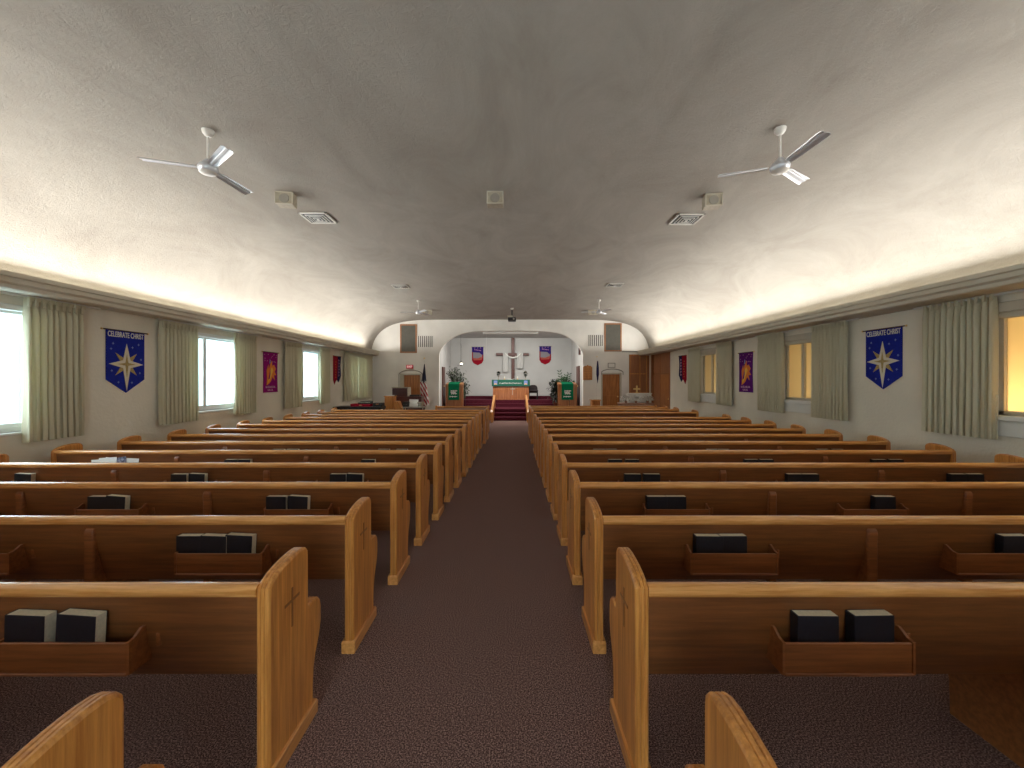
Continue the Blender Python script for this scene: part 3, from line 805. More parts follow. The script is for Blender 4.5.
def flame_banner(x, y, z, rz, m, label, dx=0):
    x += .003 if rz > 0 else -.003
    t = thing('flame_banner', label, 'banner', (x, y, z), rz, 'flame banners'); w = .58; h = .97
    cl = poly_part(t, 'cloth', [(-w/2, 0), (-w/2+.01, -h/2), (-w/2, -h), (w/2, -h), (w/2-.01, -h*.8), (w/2-.02, -h/2), (w/2, 0)], -.012, -.004, m)
    rod(t, w+.08)
    poly_part(t, 'flame', [(-.17, -.80), (-.15, -.62), (-.17, -.45), (-.10, -.30), (-.09, -.42), (-.02, -.28), (.04, -.20), (.05, -.33), (.13, -.30), (.20, -.40), (.15, -.47), (.22, -.55), (.12, -.56), (.16, -.68), (.06, -.60), (.0, -.70), (-.08, -.76)], -.018, -.012, M['orange'], cl)
    poly_part(t, 'flame_heart', [(-.14, -.77), (-.09, -.60), (-.03, -.42), (.04, -.36), (.09, -.44), (.04, -.52), (-.02, -.62)], -.021, -.018, M['yellow'], cl)
    poly_part(t, 'dark_streak', [(-.11, -.66), (-.06, -.50), (-.04, -.40), (-.03, -.52), (-.06, -.64)], -.024, -.021, m, cl)
    poly_part(t, 'blue_streak', [(-.06, -.28), (-.04, -.16), (-.02, -.26)], -.018, -.012, M['pale_blue'], cl)
    rnd = random.Random(5)
    for k in range(16): poly_part(t, 'fleck', star_pts(3, .016, .006, rnd.uniform(-.24, .24), rnd.uniform(-.26, -.04)), -.015, -.012, M['pink'], cl)
    b = MB(); xx = -.20
    for k, ww in enumerate((.05, .03, .05, .04, .05, .03, .05)): b.box(xx, xx+ww*.55, -.016, -.012, -.86+.006*(k % 2), -.82+.004*(k % 3)); b.box(xx, xx+ww, -.016, -.012, -.862, -.852); xx += ww+.014
    xx = -.12
    for k, ww in enumerate((.04, .05, .03, .05)): b.box(xx, xx+ww, -.016, -.012, -.93, -.92); b.box(xx, xx+ww*.5, -.016, -.012, -.92, -.888); xx += ww+.014
    b.build('appliqued_words', M['pink'], cl)
flame_banner(WL, (Lw(263, -5.84)+Lw(278.5, -5.84))/2, 2.38, PI/2, M['magenta'], 'magenta banner with orange flames on the left wall')
flame_banner(WR, (Rw(737.6, 5.70)+Rw(754, 5.70))/2, 2.38, -PI/2, M['purple'], 'purple banner with orange flames on the right wall')
def red_banner(x, y, z, rz, s, label):
    x += .003 if rz > 0 else -.003
    t = thing('swallowtail_banner', label, 'banner', (x, y, z), rz, 'red swallowtail banners'); w = .60
    P1 = [(-.30, 0), (-.30, -.80), (-.20, -.95), (-.08, -.82), (0, -.80), (0.05, 0)]
    P2 = [(.05, 0), (.0, -.80), (.10, -.88), (.18, -.80), (.30, -.66), (.26, -.3), (.30, 0)]
    fl = lambda P: [(s*a, c) for a, c in P]
    cl = poly_part(t, 'red_cloth', fl(P1), -.012, -.004, M['red'])
    c2 = poly_part(t, 'navy_cloth', fl(P2), -.0125, -.0045, M['navy_felt'])
    rod(t, w+.06)
    b = MB()
    for k in range(6): b.box(s*.12-.03, s*.12+.03, -.018, -.0125, -.16-.1*k, -.12-.1*k); b.box(s*.12-.03, s*.12-.01, -.018, -.0125, -.18-.1*k, -.10-.1*k)
    b.build('appliqued_words', M['pink'], c2)
    b = MB()
    for k in range(7): b.prism(star_pts(3, .028, .012, -s*.12+.01*(-1)**k, -.2-.085*k), -.018, -.012, 'Y')
    b.build('tongues_of_fire', M['orange'], cl)
red_banner(WL, (Lw(333, -5.84)+Lw(341.5, -5.84))/2, 2.50, PI/2, 1, 'red and navy swallowtail banner on the left wall')
red_banner(WR, (Rw(678, 5.70)+Rw(687, 5.70))/2, 2.52, -PI/2, -1, 'red and navy swallowtail banner on the right wall')
def shield_banner(px0, px1, py0, label):
    d = BY; x = wx((px0+px1)/2, d); z = wz(py0, d); w = wx(px1, d)-wx(px0, d)
    t = thing('shield_banner', label, 'banner', (x, BY-.003, z), 0, 'shield banners'); h = w/2
    cl = poly_part(t, 'cloth', [(-h, 0), (-h, -.72), (-h*.7, -.86), (0, -.96), (h*.7, -.86), (h, -.72), (h, 0)], -.012, -.004, M['red'])
    poly_part(t, 'violet_top', [(-h, 0), (-h, -.26), (h, -.42), (h, 0)], -.017, -.012, M['violet'], cl)
    poly_part(t, 'grey_field', [(-h*.82, -.28), (-h*.82, -.62), (h*.8, -.58), (h*.8, -.42), (h*.3, -.30)], -.020, -.012, M['grey_felt'], cl)
    poly_part(t, 'salmon_band', [(-h*.82, -.58), (-h*.7, -.70), (h*.7, -.68), (h*.8, -.50), (0, -.60)], -.022, -.012, M['salmon'], cl)
    rod(t, w+.12, 0.0)
    b = MB()
    for k in range(3): b.prism(star_pts(4, .035, .014, -.15+.15*k, -.05), -.021, -.017, 'Y')
    for k in range(5): b.box(-.17+.075*k, -.13+.075*k, -.021, -.017, -.17-.01*k, -.12-.01*k)
    b.build('appliqued_shapes', M['pink'], cl)
shield_banner(472, 483.4, 347, 'violet and red shield banner on the chancel wall, left of the cross')
shield_banner(539.4, 551, 346.3, 'violet and red shield banner on the chancel wall, right of the cross')

# ------------------------------------------------------------------ chancel things
# big cross on the back wall
cxw = wx(513, 20.85)
t = thing('wooden_cross', 'tall dark wooden cross on the chancel wall behind the altar', 'cross', (cxw, BY, .87))
zt = wz(337.5, 20.85) - .87; za = wz(354.2, 20.85) - .87
MB().bbox(-.085, .085, -.14, -.02, 0, zt, .008).build('upright', M['dark_wood'], t)
MB().bbox(wx(496, 20.85)-cxw, wx(529, 20.85)-cxw, -.15, -.03, za-.075, za+.065, .008).build('crossbar', M['dark_wood'], t)
t2 = thing('cross_drape', 'white cloth draped in a swag over the arms of the wooden cross', 'cloth', (cxw, BY-.155, .87+za))
b = MB()
top = [(-.42+.84*k/16, .09 - .24*(1-((k-8)/8)**2)) for k in range(17)]
for (a, c) in zip(top[:-1], top[1:]):
    b.prism([(a[0], a[1]), (c[0], c[1]), (c[0], c[1]-.07), (a[0], a[1]-.07)], -.06, -.012, 'Y')
b.build('swag', M['white'], t2, smooth=True)
for (a0, a1, l, pt) in ((wx(503, 20.85)-cxw, wx(508, 20.85)-cxw, .95, .12), (wx(517, 20.85)-cxw, wx(523, 20.85)-cxw, .74, 0.02)):
    b = MB(); n = 10; P = []
    for k in range(n+1): P.append((a0+(a1-a0)*k/n, -.022 - .012*math.sin(k*2.1)))
    for k in range(n): b.add([(P[k][0], P[k][1], .09), (P[k+1][0], P[k+1][1], .09), (P[k+1][0], P[k+1][1], -l + pt*abs((k+1)/n-.5)), (P[k][0], P[k][1], -l + pt*abs(k/n-.5)),
                                (P[k][0], P[k][1]+.012, .09), (P[k+1][0], P[k+1][1]+.012, .09), (P[k+1][0], P[k+1][1]+.012, -l + pt*abs((k+1)/n-.5)), (P[k][0], P[k][1]+.012, -l + pt*abs(k/n-.5))],
                               [(0,1,2,3),(4,7,6,5),(3,2,6,7),(0,4,5,1),(1,5,6,2),(0,3,7,4)])
    b.build('hanging_tail', M['chancel'], t2)
# altar
ad = 19.0; ax0, ax1 = wx(492, ad), wx(529.7, ad); am = (ax0+ax1)/2; aw = (ax1-ax0)/2
t = thing('altar_table', 'wooden altar at the head of the steps with a pale cross on its front', 'altar', (am, ad, .75))
MB().bbox(-aw+.04, aw-.04, 0, .55, .04, .90, .01).build('body', M['altar'], t)
MB().bbox(-aw, aw, -.04, .62, .90, .95, .012).build('top', M['altar'], t)
MB().bbox(-aw+.02, aw-.02, -.02, .58, 0, .05, .008).build('plinth', M['altar'], t)
MB().bbox(.0-.012+.08, .012+.08, -.016, .002, .24, .62, .003).bbox(-.03, .19, -.016, .002, .50, .535, .003).build('front_cross', M['beige'], t)
t = thing('altar_cloth', 'green cloth with white lettering covering the top of the altar', 'cloth', (am, ad, 1.70))
MB().bbox(-aw-.01, aw+.01, -.055, .62, .0, .012, .004).bbox(-aw-.01, aw+.01, -.056, -.044, -.30, .006, .003).build('cloth', M['teal'], t)
b = MB(); xx = -aw+.36; rnd = random.Random(9)
while xx < aw-.40:
    ww = rnd.choice((.03, .04, .05)); b.box(xx, xx+ww*.35, -.060, -.056, -.185, -.125); b.box(xx, xx+ww, -.060, -.056, -.185 + rnd.choice((0, .022, .045)), -.17 + rnd.choice((0, .022, .04))); xx += ww+.018
b.build('appliqued_words', M['paper'], t)
for x in (-aw+.17, aw-.19):
    MB().bbox(x-.085, x+.085, -.060, -.056, -.23, -.03, .001).build('emblem_patch', M['pale_blue'], t)
    MB().prism([(x-.07, -.22), (x+.07, -.22), (x+.05, -.18), (x, -.16), (x-.06, -.18)], -.063, -.060, 'Y').build('emblem_base', M['yellow'], t)
def leaf_cloud(t, name, m, n, fn, L, W, rnd, droop=.3):
    b = MB()
    for _ in range(n):
        p, dirv = fn(rnd)
        d = Vector(dirv).normalized(); u = d.cross(Vector((0,0,1)))
        if u.length < .01: u = Vector((1,0,0))
        u.normalize(); nn = u.cross(d)
        l = L*rnd.uniform(.7, 1.2); w = W*rnd.uniform(.7, 1.2); a = Vector(p)
        m1 = a + d*l*.45 + nn*.0; e = a + d*l - Vector((0,0,1))*l*droop
        b.add([tuple(a), tuple(m1+u*w/2), tuple(e), tuple(m1-u*w/2), tuple(m1+nn*w*.12)], [(0,1,4),(1,2,4),(2,3,4),(3,0,4)])
    return b.build(name, m, t)
def vase_flowers(px, label):
    t = thing('flower_vase', label, 'vase', (wx(px, 19.25), 19.25, 1.712), 0, 'altar flower vases')
    MB().lathe([(.045, 0), (.03, .02), (.018, .06), (.02, .12), (.045, .18), (.05, .2)], seg=16).build('vase', M['trim_grey'], t, smooth=True)
    def fn(r):
        v = Vector((r.gauss(0, 1), r.gauss(0, 1), r.gauss(.3, 1))).normalized(); return (tuple(Vector((0,0,.29)) + v*.05)), tuple(v)
    leaf_cloud(t, 'leaves', M['leaf3'], 90, fn, .10, .05, random.Random(int(px)), .1)
    def fn2(r):
        v = Vector((r.gauss(0, 1), -abs(r.gauss(0, 1)), r.gauss(.3, 1))).normalized(); return (tuple(Vector((0,0,.31)) + v*.09)), tuple(v)
    leaf_cloud(t, 'blossoms', M['cream_cloth'], 14, fn2, .05, .05, random.Random(int(px)+1), .0)
vase_flowers(498.5, 'small vase of dark flowers on the left end of the altar'); vase_flowers(525.5, 'small vase of dark flowers on the right end of the altar')
for px, lb in ((504.5, 'left'), (517.5, 'right')):
    t = thing('candle_holder', 'low brass candle holder on the altar, %s of the big cross' % lb, 'candle holder', (wx(px, 19.2), 19.2, 1.712), 0, 'altar candle holders')
    MB().lathe([(.05, 0), (.055, .01), (.02, .02), (.015, .05), (.06, .06), (.06, .068)], seg=16).build('dish', M['brass'], t, smooth=True)
    MB().lathe([(.018, .068), (.018, .16)], seg=12).build('candle', M['paper'], t)
t = thing('altar_book', 'small open book lying on the altar in front of the cross', 'book', (wx(511, 19.15), 19.15, 1.712))
MB().prism([(-.16, .03), (0, .0), (.16, .03), (.16, .045), (0, .018), (-.16, .045)], -.1, .1, 'Y').build('pages', M['paper'], t)
# chair behind altar
t = thing('chancel_chair', 'dark rounded chair back showing just right of the altar', 'chair', (wx(533.2, 19.7), 19.7, .75))
MB().bbox(-.24, .24, -.22, .22, .38, .46, .03).build('seat', M['seat_pad'], t)
MB().layers([(-.22, .30), (-.23, .55), (-.18, .66), (-.08, .70), (.08, .70), (.18, .66), (.23, .55), (.22, .30)], [(.15, .02), (.17, 0), (.21, 0), (.23, .02)], 'Y').build('backrest', M['seat_pad'], t)
for sx in (-.2, .2):
    for sy in (-.18, .18): MB().box(sx-.02, sx+.02, sy-.02, sy+.02, 0, .4).build('leg', M['black'], t)

def pulpit(px0, px1, pytop, cpx0, cpx1, cpy1, name, label, clabel, sgn):
    d = 17.55; x0, x1 = wx(px0, d), wx(px1, d); xm = (x0+x1)/2; h = (x1-x0)/2; zt = wz(pytop, d)
    t = thing(name, label, 'lectern', (xm, d, .45)); H = zt-.45
    MB().layers([(-h+.02, 0), (-h+.02, H-.04), (h-.02, H-.04), (h-.02, 0)], [(0, .01), (.01, 0), (.42, 0), (.43, .01)], 'Y').build('cabinet', M['pulpit'], t)
    MB().bbox(-h, h, -.02, .46, 0, .07, .008).build('plinth', M['pulpit'], t)
    MB().prism([(-.02, H-.05), (-.02, H-.01), (.46, H+.07), (.46, H-.05)], -h, h, 'X').build('sloped_top', M['pulpit'], t)
    for x in (-h+.03, h-.03):
        MB().bbox(x-.03, x+.03, -.008, .0, .07, H-.05, .002).build('corner_strip', M['altar'], t)
    c0, c1 = wx(cpx0, d), wx(cpx1, d); ch = (c1-c0)/2; zb = wz(cpy1, d)
    c = thing('lectern_cloth', clabel, 'cloth', ((c0+c1)/2, d, zt)); L = zt-zb
    MB().prism([(-.035, -L), (-.035, .0), (.0, .012), (.40, .08), (.40, .088), (.0, .02), (-.046, .004), (-.046, -L)], -ch, ch, 'X').build('fabric', M['green'], c)
    b = MB(); rnd = random.Random(int(px0))
    for k, z in enumerate((-.30, -.36, -.42, -.55)):
        ww = (.15, .11, .13, .16)[k]; off = .02*(-1)**k
        b.box(-ww+off, ww+off*.5, -.051, -.046, z-.014, z+.014)
        for q in range(3): b.box(-ww+off+q*ww*.7, -ww+off+q*ww*.7+.03, -.051, -.046, z-.035, z+.03)
    b.build('appliqued_words', M['paper'], c)
pulpit(445.6, 462.8, 384, 448.4, 459.4, 400, 'lectern', 'wooden lectern on the left of the chancel, below the hanging lamp', 'green cloth hanging over the front of the left lectern', -1)
pulpit(558.3, 577, 384, 561.5, 573.2, 399.8, 'pulpit', 'wooden pulpit on the right of the chancel by the palm', 'green cloth hanging over the front of the right pulpit', 1)
# mic stands
for px, pt, lb in ((465.2, 389, 'thin black microphone stand beside the left lectern'), (569.5, 400.5, 'thin black microphone stand in front of the right pulpit')):
    d = 16.6 if px < 500 else 16.4
    t = thing('microphone_stand', lb, 'microphone stand', (wx(px, d), d, 0))
    zt = wz(pt, d)
    MB().lathe([(.12, 0), (.12, .012), (.03, .03)], seg=20).build('base', M['black'], t)
    MB().lathe([(.009, .02), (.009, zt-.02)], seg=8).build('pole', M['black'], t)
    MB().tube([(0, 0, zt-.02), (0, .10, zt+.06)], .012, 8).build('microphone', M['black'], t)

# plants
def pot(t, r=.16, h=.28): MB().lathe([(r*.7, 0), (r*.72, .01), (r*.95, h-.04), (r, h-.04), (r, h), (r*.85, h), (r*.82, h-.03), (.001, h-.035)], seg=20).build('pot', M['pot'], t, smooth=True)
d = 18.3
t = thing('ficus_tree', 'grey-green leafy tree in a pot behind the left lectern', 'plant', (wx(457, d), d, .45))
pot(t)
stems = [((0,0,.25), (-.25, 0, 1.65)), ((0,0,.25), (-.05, .05, 1.75)), ((0,0,.25), (.2, 0, 1.5)), ((0,0,.25), (.4, -.05, 1.15)), ((0,0,.25), (.38, .1, .75))]
b = MB()
for a, c in stems:
    a = Vector(a); c = Vector(c); b.tube([tuple(a), tuple(a.lerp(c, .5)+Vector((0,0,.08))), tuple(c)], [.018, .012, .005], 6)
b.build('stems', M['bark'], t)
def ffn(r):
    a, c = r.choice(stems); a = Vector(a); c = Vector(c); f = r.uniform(.45, 1.02)
    p = a.lerp(c, f) + Vector((r.gauss(0, .09), r.gauss(0, .09), r.gauss(0, .07)))
    return tuple(p), (r.gauss(0, 1), r.gauss(0, 1), r.gauss(.1, .6))
leaf_cloud(t, 'foliage', M['leaf'], 900, ffn, .14, .07, random.Random(1))
t = thing('potted_palm', 'bright green spiky palm behind the right pulpit', 'plant', (wx(563.5, d), d, .45))
pot(t)
b = MB(); rnd = random.Random(4)
for k in range(26):
    a = rnd.uniform(0, 2*PI); tilt = rnd.uniform(.05, .5); L = rnd.uniform(.9, 1.55) if tilt < .2 else rnd.uniform(.7, 1.15)
    P = [Vector((0,0,.25))]; dv = Vector((math.cos(a)*tilt, math.sin(a)*tilt*.5, 1)).normalized()
    for q in range(1, 7): dv = (dv + Vector((math.cos(a), math.sin(a)*.5, -.35))*.06*tilt*2).normalized(); P.append(P[-1] + dv*L/6)
    b.tube([tuple(p) for p in P], [.012, .011, .009, .007, .005, .004, .002], 5)
    for q in range(2, 7):
        for s in (-1, 1):
            for rep in range(2):
                p = P[q-1].lerp(P[q], rep*.5); u = (P[q]-P[q-1]).normalized(); sd = u.cross(Vector((0,-1,0))).normalized()*s
                e = p + (u*.7+sd*.7).normalized()*.17 - Vector((0,0,.03)); mm = p.lerp(e, .45)
                b.add([tuple(p), tuple(mm+u*.035), tuple(e), tuple(mm-u*.035), tuple(mm+Vector((0,-.006,0)))], [(0,1,4),(1,2,4),(2,3,4),(3,0,4)])
b.build('fronds', M['leaf2'], t)
t = thing('rubber_plant', 'dark leafy plant left of the palm at the right of the chancel', 'plant', (wx(556, 18.2), 18.2, .45))
pot(t, .13, .24)
MB().tube([(0,0,.2), (-.03,0,.6), (-.06,0,1.15)], [.016, .012, .006], 6).tube([(0,0,.2), (.08,0,.7), (.08,0,.95)], [.012, .010, .005], 6).build('stems', M['bark'], t)
def rfn(r):
    z = r.uniform(.35, 1.25); return (r.gauss(-.05, .09), r.gauss(0, .09), z), (r.gauss(0, 1), r.gauss(0, 1), r.gauss(.1, .5))
leaf_cloud(t, 'foliage', M['leaf3'], 380, rfn, .18, .09, random.Random(2))

# hanging lamp
d = 18.0; t = thing('hanging_lamp', 'small lantern hanging on a thin chain at the left of the chancel', 'lamp', (wx(461, d), d, wz(366, d)))
top = CZ - wz(366, d)
MB().lathe([(.02, 0), (.05, .03), (.055, .16), (.03, .20), (.02, .24)], seg=12).build('lantern', M['dark'], t, smooth=True)
MB().lathe([(.03, .05), (.058, .06), (.058, .14), (.03, .15)], seg=12, mtx=Matrix.Translation((.01, -.004, 0))).build('glass', M['tube'], t, smooth=True)
MB().tube([(-.02, 0, .22), (-.02, 0, .9), (0, 0, top)], .005, 6).tube([(.03, 0, .22), (.03, 0, .8), (0, 0, 1.0)], .005, 6).build('chain', M['dark'], t)
# projection screen case hung in the arch
d = 16.55; t = thing('projection_screen', 'long white rolled-up projection screen case hung across the top of the arch', 'projection screen', (wx(510.5, d), d, wz(332.9, d)))
h = (wx(538, d)-wx(483, d))/2
MB().tube([(-h, 0, 0), (h, 0, 0)], .048, 16).build('case', M['vinyl'], t, smooth=True)
for s in (-1, 1):
    MB().bbox(s*h-.012, s*h+.012, -.06, .06, -.06, .06, .01).build('end_cap', M['white'], t)
    MB().box(s*h*.8-.02, s*h*.8+.02, .03, .15, -.01, .03).build('bracket', M['trim_grey'], t)
MB().tube([(-h*.87, 0, -.05), (-h*.87, 0, -.85)], .005, 6).build('pull_cord', M['white'], t)

# doors in chancel side walls
def chancel_door(i, s, y0, y1, z1):
    def xw(y):
        if s < 0: return AX0 + (bl-AX0)*(y-D-.2)/(BY-D-.2)
        return AX1 + (br_-AX1)*(y-D-.2)/(BY-D-.2)
    a, c = xw(y0), xw(y1)
    r = struct(MB().prism([(a-s*.05, y0), (c-s*.05, y1), (c, y1), (a, y0)], .45, z1, 'Z').build('door_%d' % i, M['dark_wood']))
    MB().box(a-s*.09-.015, a-s*.09+.02, y0+.08, y0+.12, 1.4, 1.46).build('door_handle', M['brass'], r)
chancel_door(4, -1, 17.5, 18.3, 2.28); chancel_door(5, 1, 17.6, 18.55, 2.32)
t = thing('wall_speaker', 'dark slim speaker high on the right side of the arch recess', 'speaker', (wx(580.5, 17.4), 17.5, 2.8))
MB().bbox(-.06, .06, -.1, .1, 0, .30, .01).build('cabinet', M['dark_wood'], t); MB().box(-.064, -.06, -.08, .08, .03, .27).build('grille', M['black'], t)

# ------------------------------------------------------------------ front wall things
def front_door(i, x0, x1, z1, m):
    r = struct(MB().box(x0, x1, D+.10, D+.14, 0, z1).build('door_%d' % i, m))
    MB().box(x0-.02, x0+.04, D-.012, D+.12, 0, z1+.03).box(x1-.04, x1+.02, D-.012, D+.12, 0, z1+.03).box(x0-.02, x1+.02, D-.012, D+.12, z1-.03, z1+.03).build('door_frame', M['cornice'], r)
    MB().lathe([(.001, 0), (.03, .01), (.032, .03), (.015, .05)], seg=12, mtx=Matrix.Translation((x1-.12, D+.10, 1.0)) @ Matrix.Rotation(PI/2, 4, 'X')).build('door_handle', M['brass'], r)
    for k in (1, 2): MB().bbox(x0+.1, x1-.12, D+.092, D+.10, .25+(k-1)*.95, 1.05+(k-1)*.85, .006).build('door_panel', m, r)
front_door(1, dL[0], dL[1], dL[2], M['honey_door']); front_door(2, dR[0], dR[1], dR[2], M['honey_door'])
# left door stands in a recess: pale jamb
struct(MB().box(dL[0]+.04, dL[0]+.13, D+.0, D+.09, 0, dL[2]-.03).build('trim_5', M['cornice']))
def arch_trim(name, px0, px1, pyb, pyt, rise):
    b = MB(); n = 14; P = []
    for k in range(n+1):
        u = k/n; px = px0+(px1-px0)*u; py = pyb - (pyb-pyt)*min(1, (math.sin(PI*u))**.6)
        P.append((wx(px, D), D-.012, wz(py, D)))
    b.tube(P, .018, 6)
    for q in (P[0], P[-1]): b.tube([q, (q[0], q[1], q[2]-rise)], .014, 6)
    struct(b.build(name, M['trim_grey']))
arch_trim('trim_6', 399, 422.5, 374, 370, .75); arch_trim('trim_7', 601.5, 623, 372, 369, .12)
def wall_panel(px0, px1, py0, py1, label):
    t = thing('speaker_panel', label, 'wall panel', (wx((px0+px1)/2, D), D, wz(py1, D)), 0, 'framed grille panels'); h = (wx(px1, D)-wx(px0, D))/2; H = wz(py0, D)-wz(py1, D)
    MB().box(-h, h, -.03, 0, 0, .055).box(-h, h, -.03, 0, H-.055, H).box(-h, -h+.055, -.03, 0, .055, H-.055).box(h-.055, h, -.03, 0, .055, H-.055).build('frame', M['pulpit'], t)
    MB().box(-h+.05, h-.05, -.015, -.001, .05, H-.05).build('grille', M['grille'], t)
wall_panel(400.2, 417, 324.3, 353, 'tall wood-framed grey grille panel high on the front wall, left side')
wall_panel(604.2, 621.6, 323.3, 351.5, 'tall wood-framed grey grille panel high on the front wall, right side')
def wall_vent(px0, px1, py0, py1, label, fr):
    t = thing('wall_vent', label, 'vent', (wx((px0+px1)/2, D), D, wz(py1, D)), 0, 'slotted wall vents'); h = (wx(px1, D)-wx(px0, D))/2; H = wz(py0, D)-wz(py1, D)
    MB().box(-h, h, -.006, -.001, 0, H).build('backing', M['dark'], t)
    n = 8
    for k in range(n+1):
        x = -h + 2*h*k/n; MB().box(x-.018*fr, x+.018*fr, -.016, -.006, 0, H).build('slat', M['wall_front'], t)
wall_vent(417.8, 433, 336, 347, 'white slotted vent beside the left grille panel', 1.25); wall_vent(588, 603, 335, 346, 'white slotted vent beside the right grille panel', 1.1)
# exit sign
t = thing('exit_sign', 'red EXIT sign above the left door', 'sign', (wx(409.9, D), D, wz(366.8, D)))
MB().bbox(-.145, .145, -.06, 0, -.08, .08, .008).build('housing', M['exit_red'], t)
text_mesh('lettering', 'EXIT', .12, M['exit_letter'], t, (0, -.063, 0), width=.21)
t = thing('framed_notice', 'small dark-framed notice above the right door', 'picture', (wx(611.5, D), D, wz(365.3, D)))
MB().box(-.155, .155, -.02, 0, -.1, -.075).box(-.155, .155, -.02, 0, .075, .1).box(-.155, -.13, -.02, 0, -.075, .075).box(.13, .155, -.02, 0, -.075, .075).build('frame', M['trim_grey'], t)
MB().box(-.13, .13, -.01, 0, -.075, .075).build('sheet', M['paper'], t)
# hymn board
t = thing('hymn_board', 'wooden register board with arched top right of the arch', 'board', (wx(587.5, D), D, wz(380, D)))
h = .19; H = wz(365, D)-wz(380, D)
MB().layers([(-h, 0), (-h, H-.09), (-h*.6, H-.03), (-.05, H-.03), (0, H), (.05, H-.03), (h*.6, H-.03), (h, H-.09), (h, 0)], [(-.03, .008), (-.022, 0), (0, 0)], 'Y').build('board', M['oak_z'], t)
for k in range(5): MB().bbox(-h+.03, h-.03, -.04, -.03, .05+k*.10, .065+k*.10, .003).build('number_rail', M['honey_door'], t)
# flags
def us_flag():
    d = 16.2; x = wx(424.3, d); t = thing('flag', 'red white and blue striped flag hanging furled on its pole, left of the arch', 'flag', (x, d, 0))
    zt = wz(357.5, d)
    MB().lathe([(.16, 0), (.16, .03), (.05, .07), (.02, .12)], seg=20).build('stand', M['brass'], t, smooth=True)
    MB().lathe([(.013, .1), (.013, zt-.05)], seg=10).build('pole', M['fan_white'], t, smooth=True)
    MB().lathe([(.002, zt-.07), (.03, zt-.05), (.03, zt-.03), (.008, zt)], seg=10).build('finial', M['brass'], t, smooth=True)
    z1 = wz(364, d); z2 = wz(382, d); z3 = wz(405, d)
    def sheet(za, zb, fl, fr, m, name, n=18, rows=10):
        vs = []; fs = []
        for side in (0, 1):
            for i in range(rows+1):
                f = i/rows; z = za+(zb-za)*f; l = fl[0]+(fl[1]-fl[0])*f; r_ = fr[0]+(fr[1]-fr[0])*f
                for k in range(n+1):
                    u = k/n; vs.append((l+(r_-l)*u, -.03-.035*math.sin(u*PI*5+f*1.2)*(.4+f*.6)+side*.006, z + (.05*math.sin(u*PI*3) if i == rows else 0)))
        W = n+1; O = W*(rows+1)
        for i in range(rows):
            for k in range(n):
                a = i*W+k; fs.append((a, a+1, a+W+1, a+W)); fs.append((O+a, O+a+W, O+a+W+1, O+a+1))
        for i in range(rows):
            for k in (0, n): a = i*W+k; fs.append((a, a+W, O+a+W, O+a))
        for k in range(n): fs.append((k, k+1, O+k+1, O+k)); a = rows*W+k; fs.append((a, a+1, O+a+1, O+a))
        MB().add(vs, fs).build(name, m, t, smooth=True)
    s = d/F
    sheet(z1, z2, (-.0, -2.6*s), (.6*s, 2.2*s), M['flag_navy'], 'canton')
    sheet(z2, z3, (-4.0*s, -2.8*s), (2.0*s, 4.9*s), M['stripes'], 'striped_field')
us_flag()
d = 16.25; x = wx(597, d); t = thing('flag', 'dark furled flag on a pale pole between the register board and right door', 'flag', (x, d, 0))
zt = wz(356, d)
MB().lathe([(.012, .7), (.012, zt-.04)], seg=10).build('pole', M['fan_white'], t, smooth=True)
MB().lathe([(.002, zt-.06), (.025, zt-.04), (.02, zt-.02), (.006, zt)], seg=10).build('finial', M['brass'], t, smooth=True)
MB().lathe([(.004, wz(383, d)), (.03, wz(379, d)), (.055, wz(374, d)), (.05, wz(368, d)), (.02, wz(361, d))], cx=.02, cy=-.03, seg=10).build('banner_cloth', M['navy_felt'], t, smooth=True)
t = thing('wooden_stand', 'small square wooden cabinet holding the dark flag', 'cabinet', (wx(595.6, 16.1), 16.1, 0))
zt = wz(399.5, 16.1)
MB().bbox(-.16, .16, -.13, .28, 0, zt-.04, .01).build('body', M['honey_door'], t); MB().bbox(-.19, .19, -.16, .31, zt-.04, zt, .01).build('top', M['oak_x'], t)

# framed wooden shutters in the corner + side doorway
t = thing('folding_shutters', 'brown wooden four-panel shutters on the front wall beside the right corner', 'shutters', (wx(639.5, D), D, 1.15))
h = wx(650, D)-wx(639.5, D); H = 2.76-1.15
MB().box(-h, h, -.03, 0, 0, H).build('backing', M['red_door'], t)
b = MB()
for x in (-h, -.02, h-.18): b.bbox(x, x+.045, -.055, -.03, 0, H, .004)
for x0_, x1_ in ((-h, h-.135),):
    for z in (0, H*.5-.02, H-.045): b.bbox(x0_, x1_, -.054, -.03, z, z+.045, .004)
b.build('frame', M['oak_z'], t)
y0, y1, z1 = RD
r = struct(MB().box(WR+.10, WR+.14, y0, y1, 0, z1).build('door_3', M['red_door']))
MB().box(WR-.015, WR+.12, y0-.09, y0+.02, 0, z1+.08).box(WR-.015, WR+.12, y1-.02, y1+.09, 0, z1+.08).box(WR-.015, WR+.12, y0-.09, y1+.09, z1-.01, z1+.08).build('door_frame', M['red_door'], r)
ym = y0+(y1-y0)*.55
for a, c, z0_, z1_, m in ((y0+.04, ym, .03, 1.92, M['honey_door']), (ym+.02, y1-.04, .03, 1.92, M['red_door']), (y0+.04, ym, 1.97, z1-.03, M['red_door']), (ym+.02, y1-.04, 1.97, z1-.03, M['red_door'])):
    MB().bbox(WR+.05, WR+.10, a, c, z0_, z1_, .01).build('door_leaf', m, r)
MB().lathe([(.001, 0), (.03, .01), (.03, .03), (.012, .05)], seg=12, mtx=Matrix.Translation((WR+.05, y0+.14, 1.0)) @ Matrix.Rotation(-PI/2, 4, 'Y')).build('door_handle', M['brass'], r)

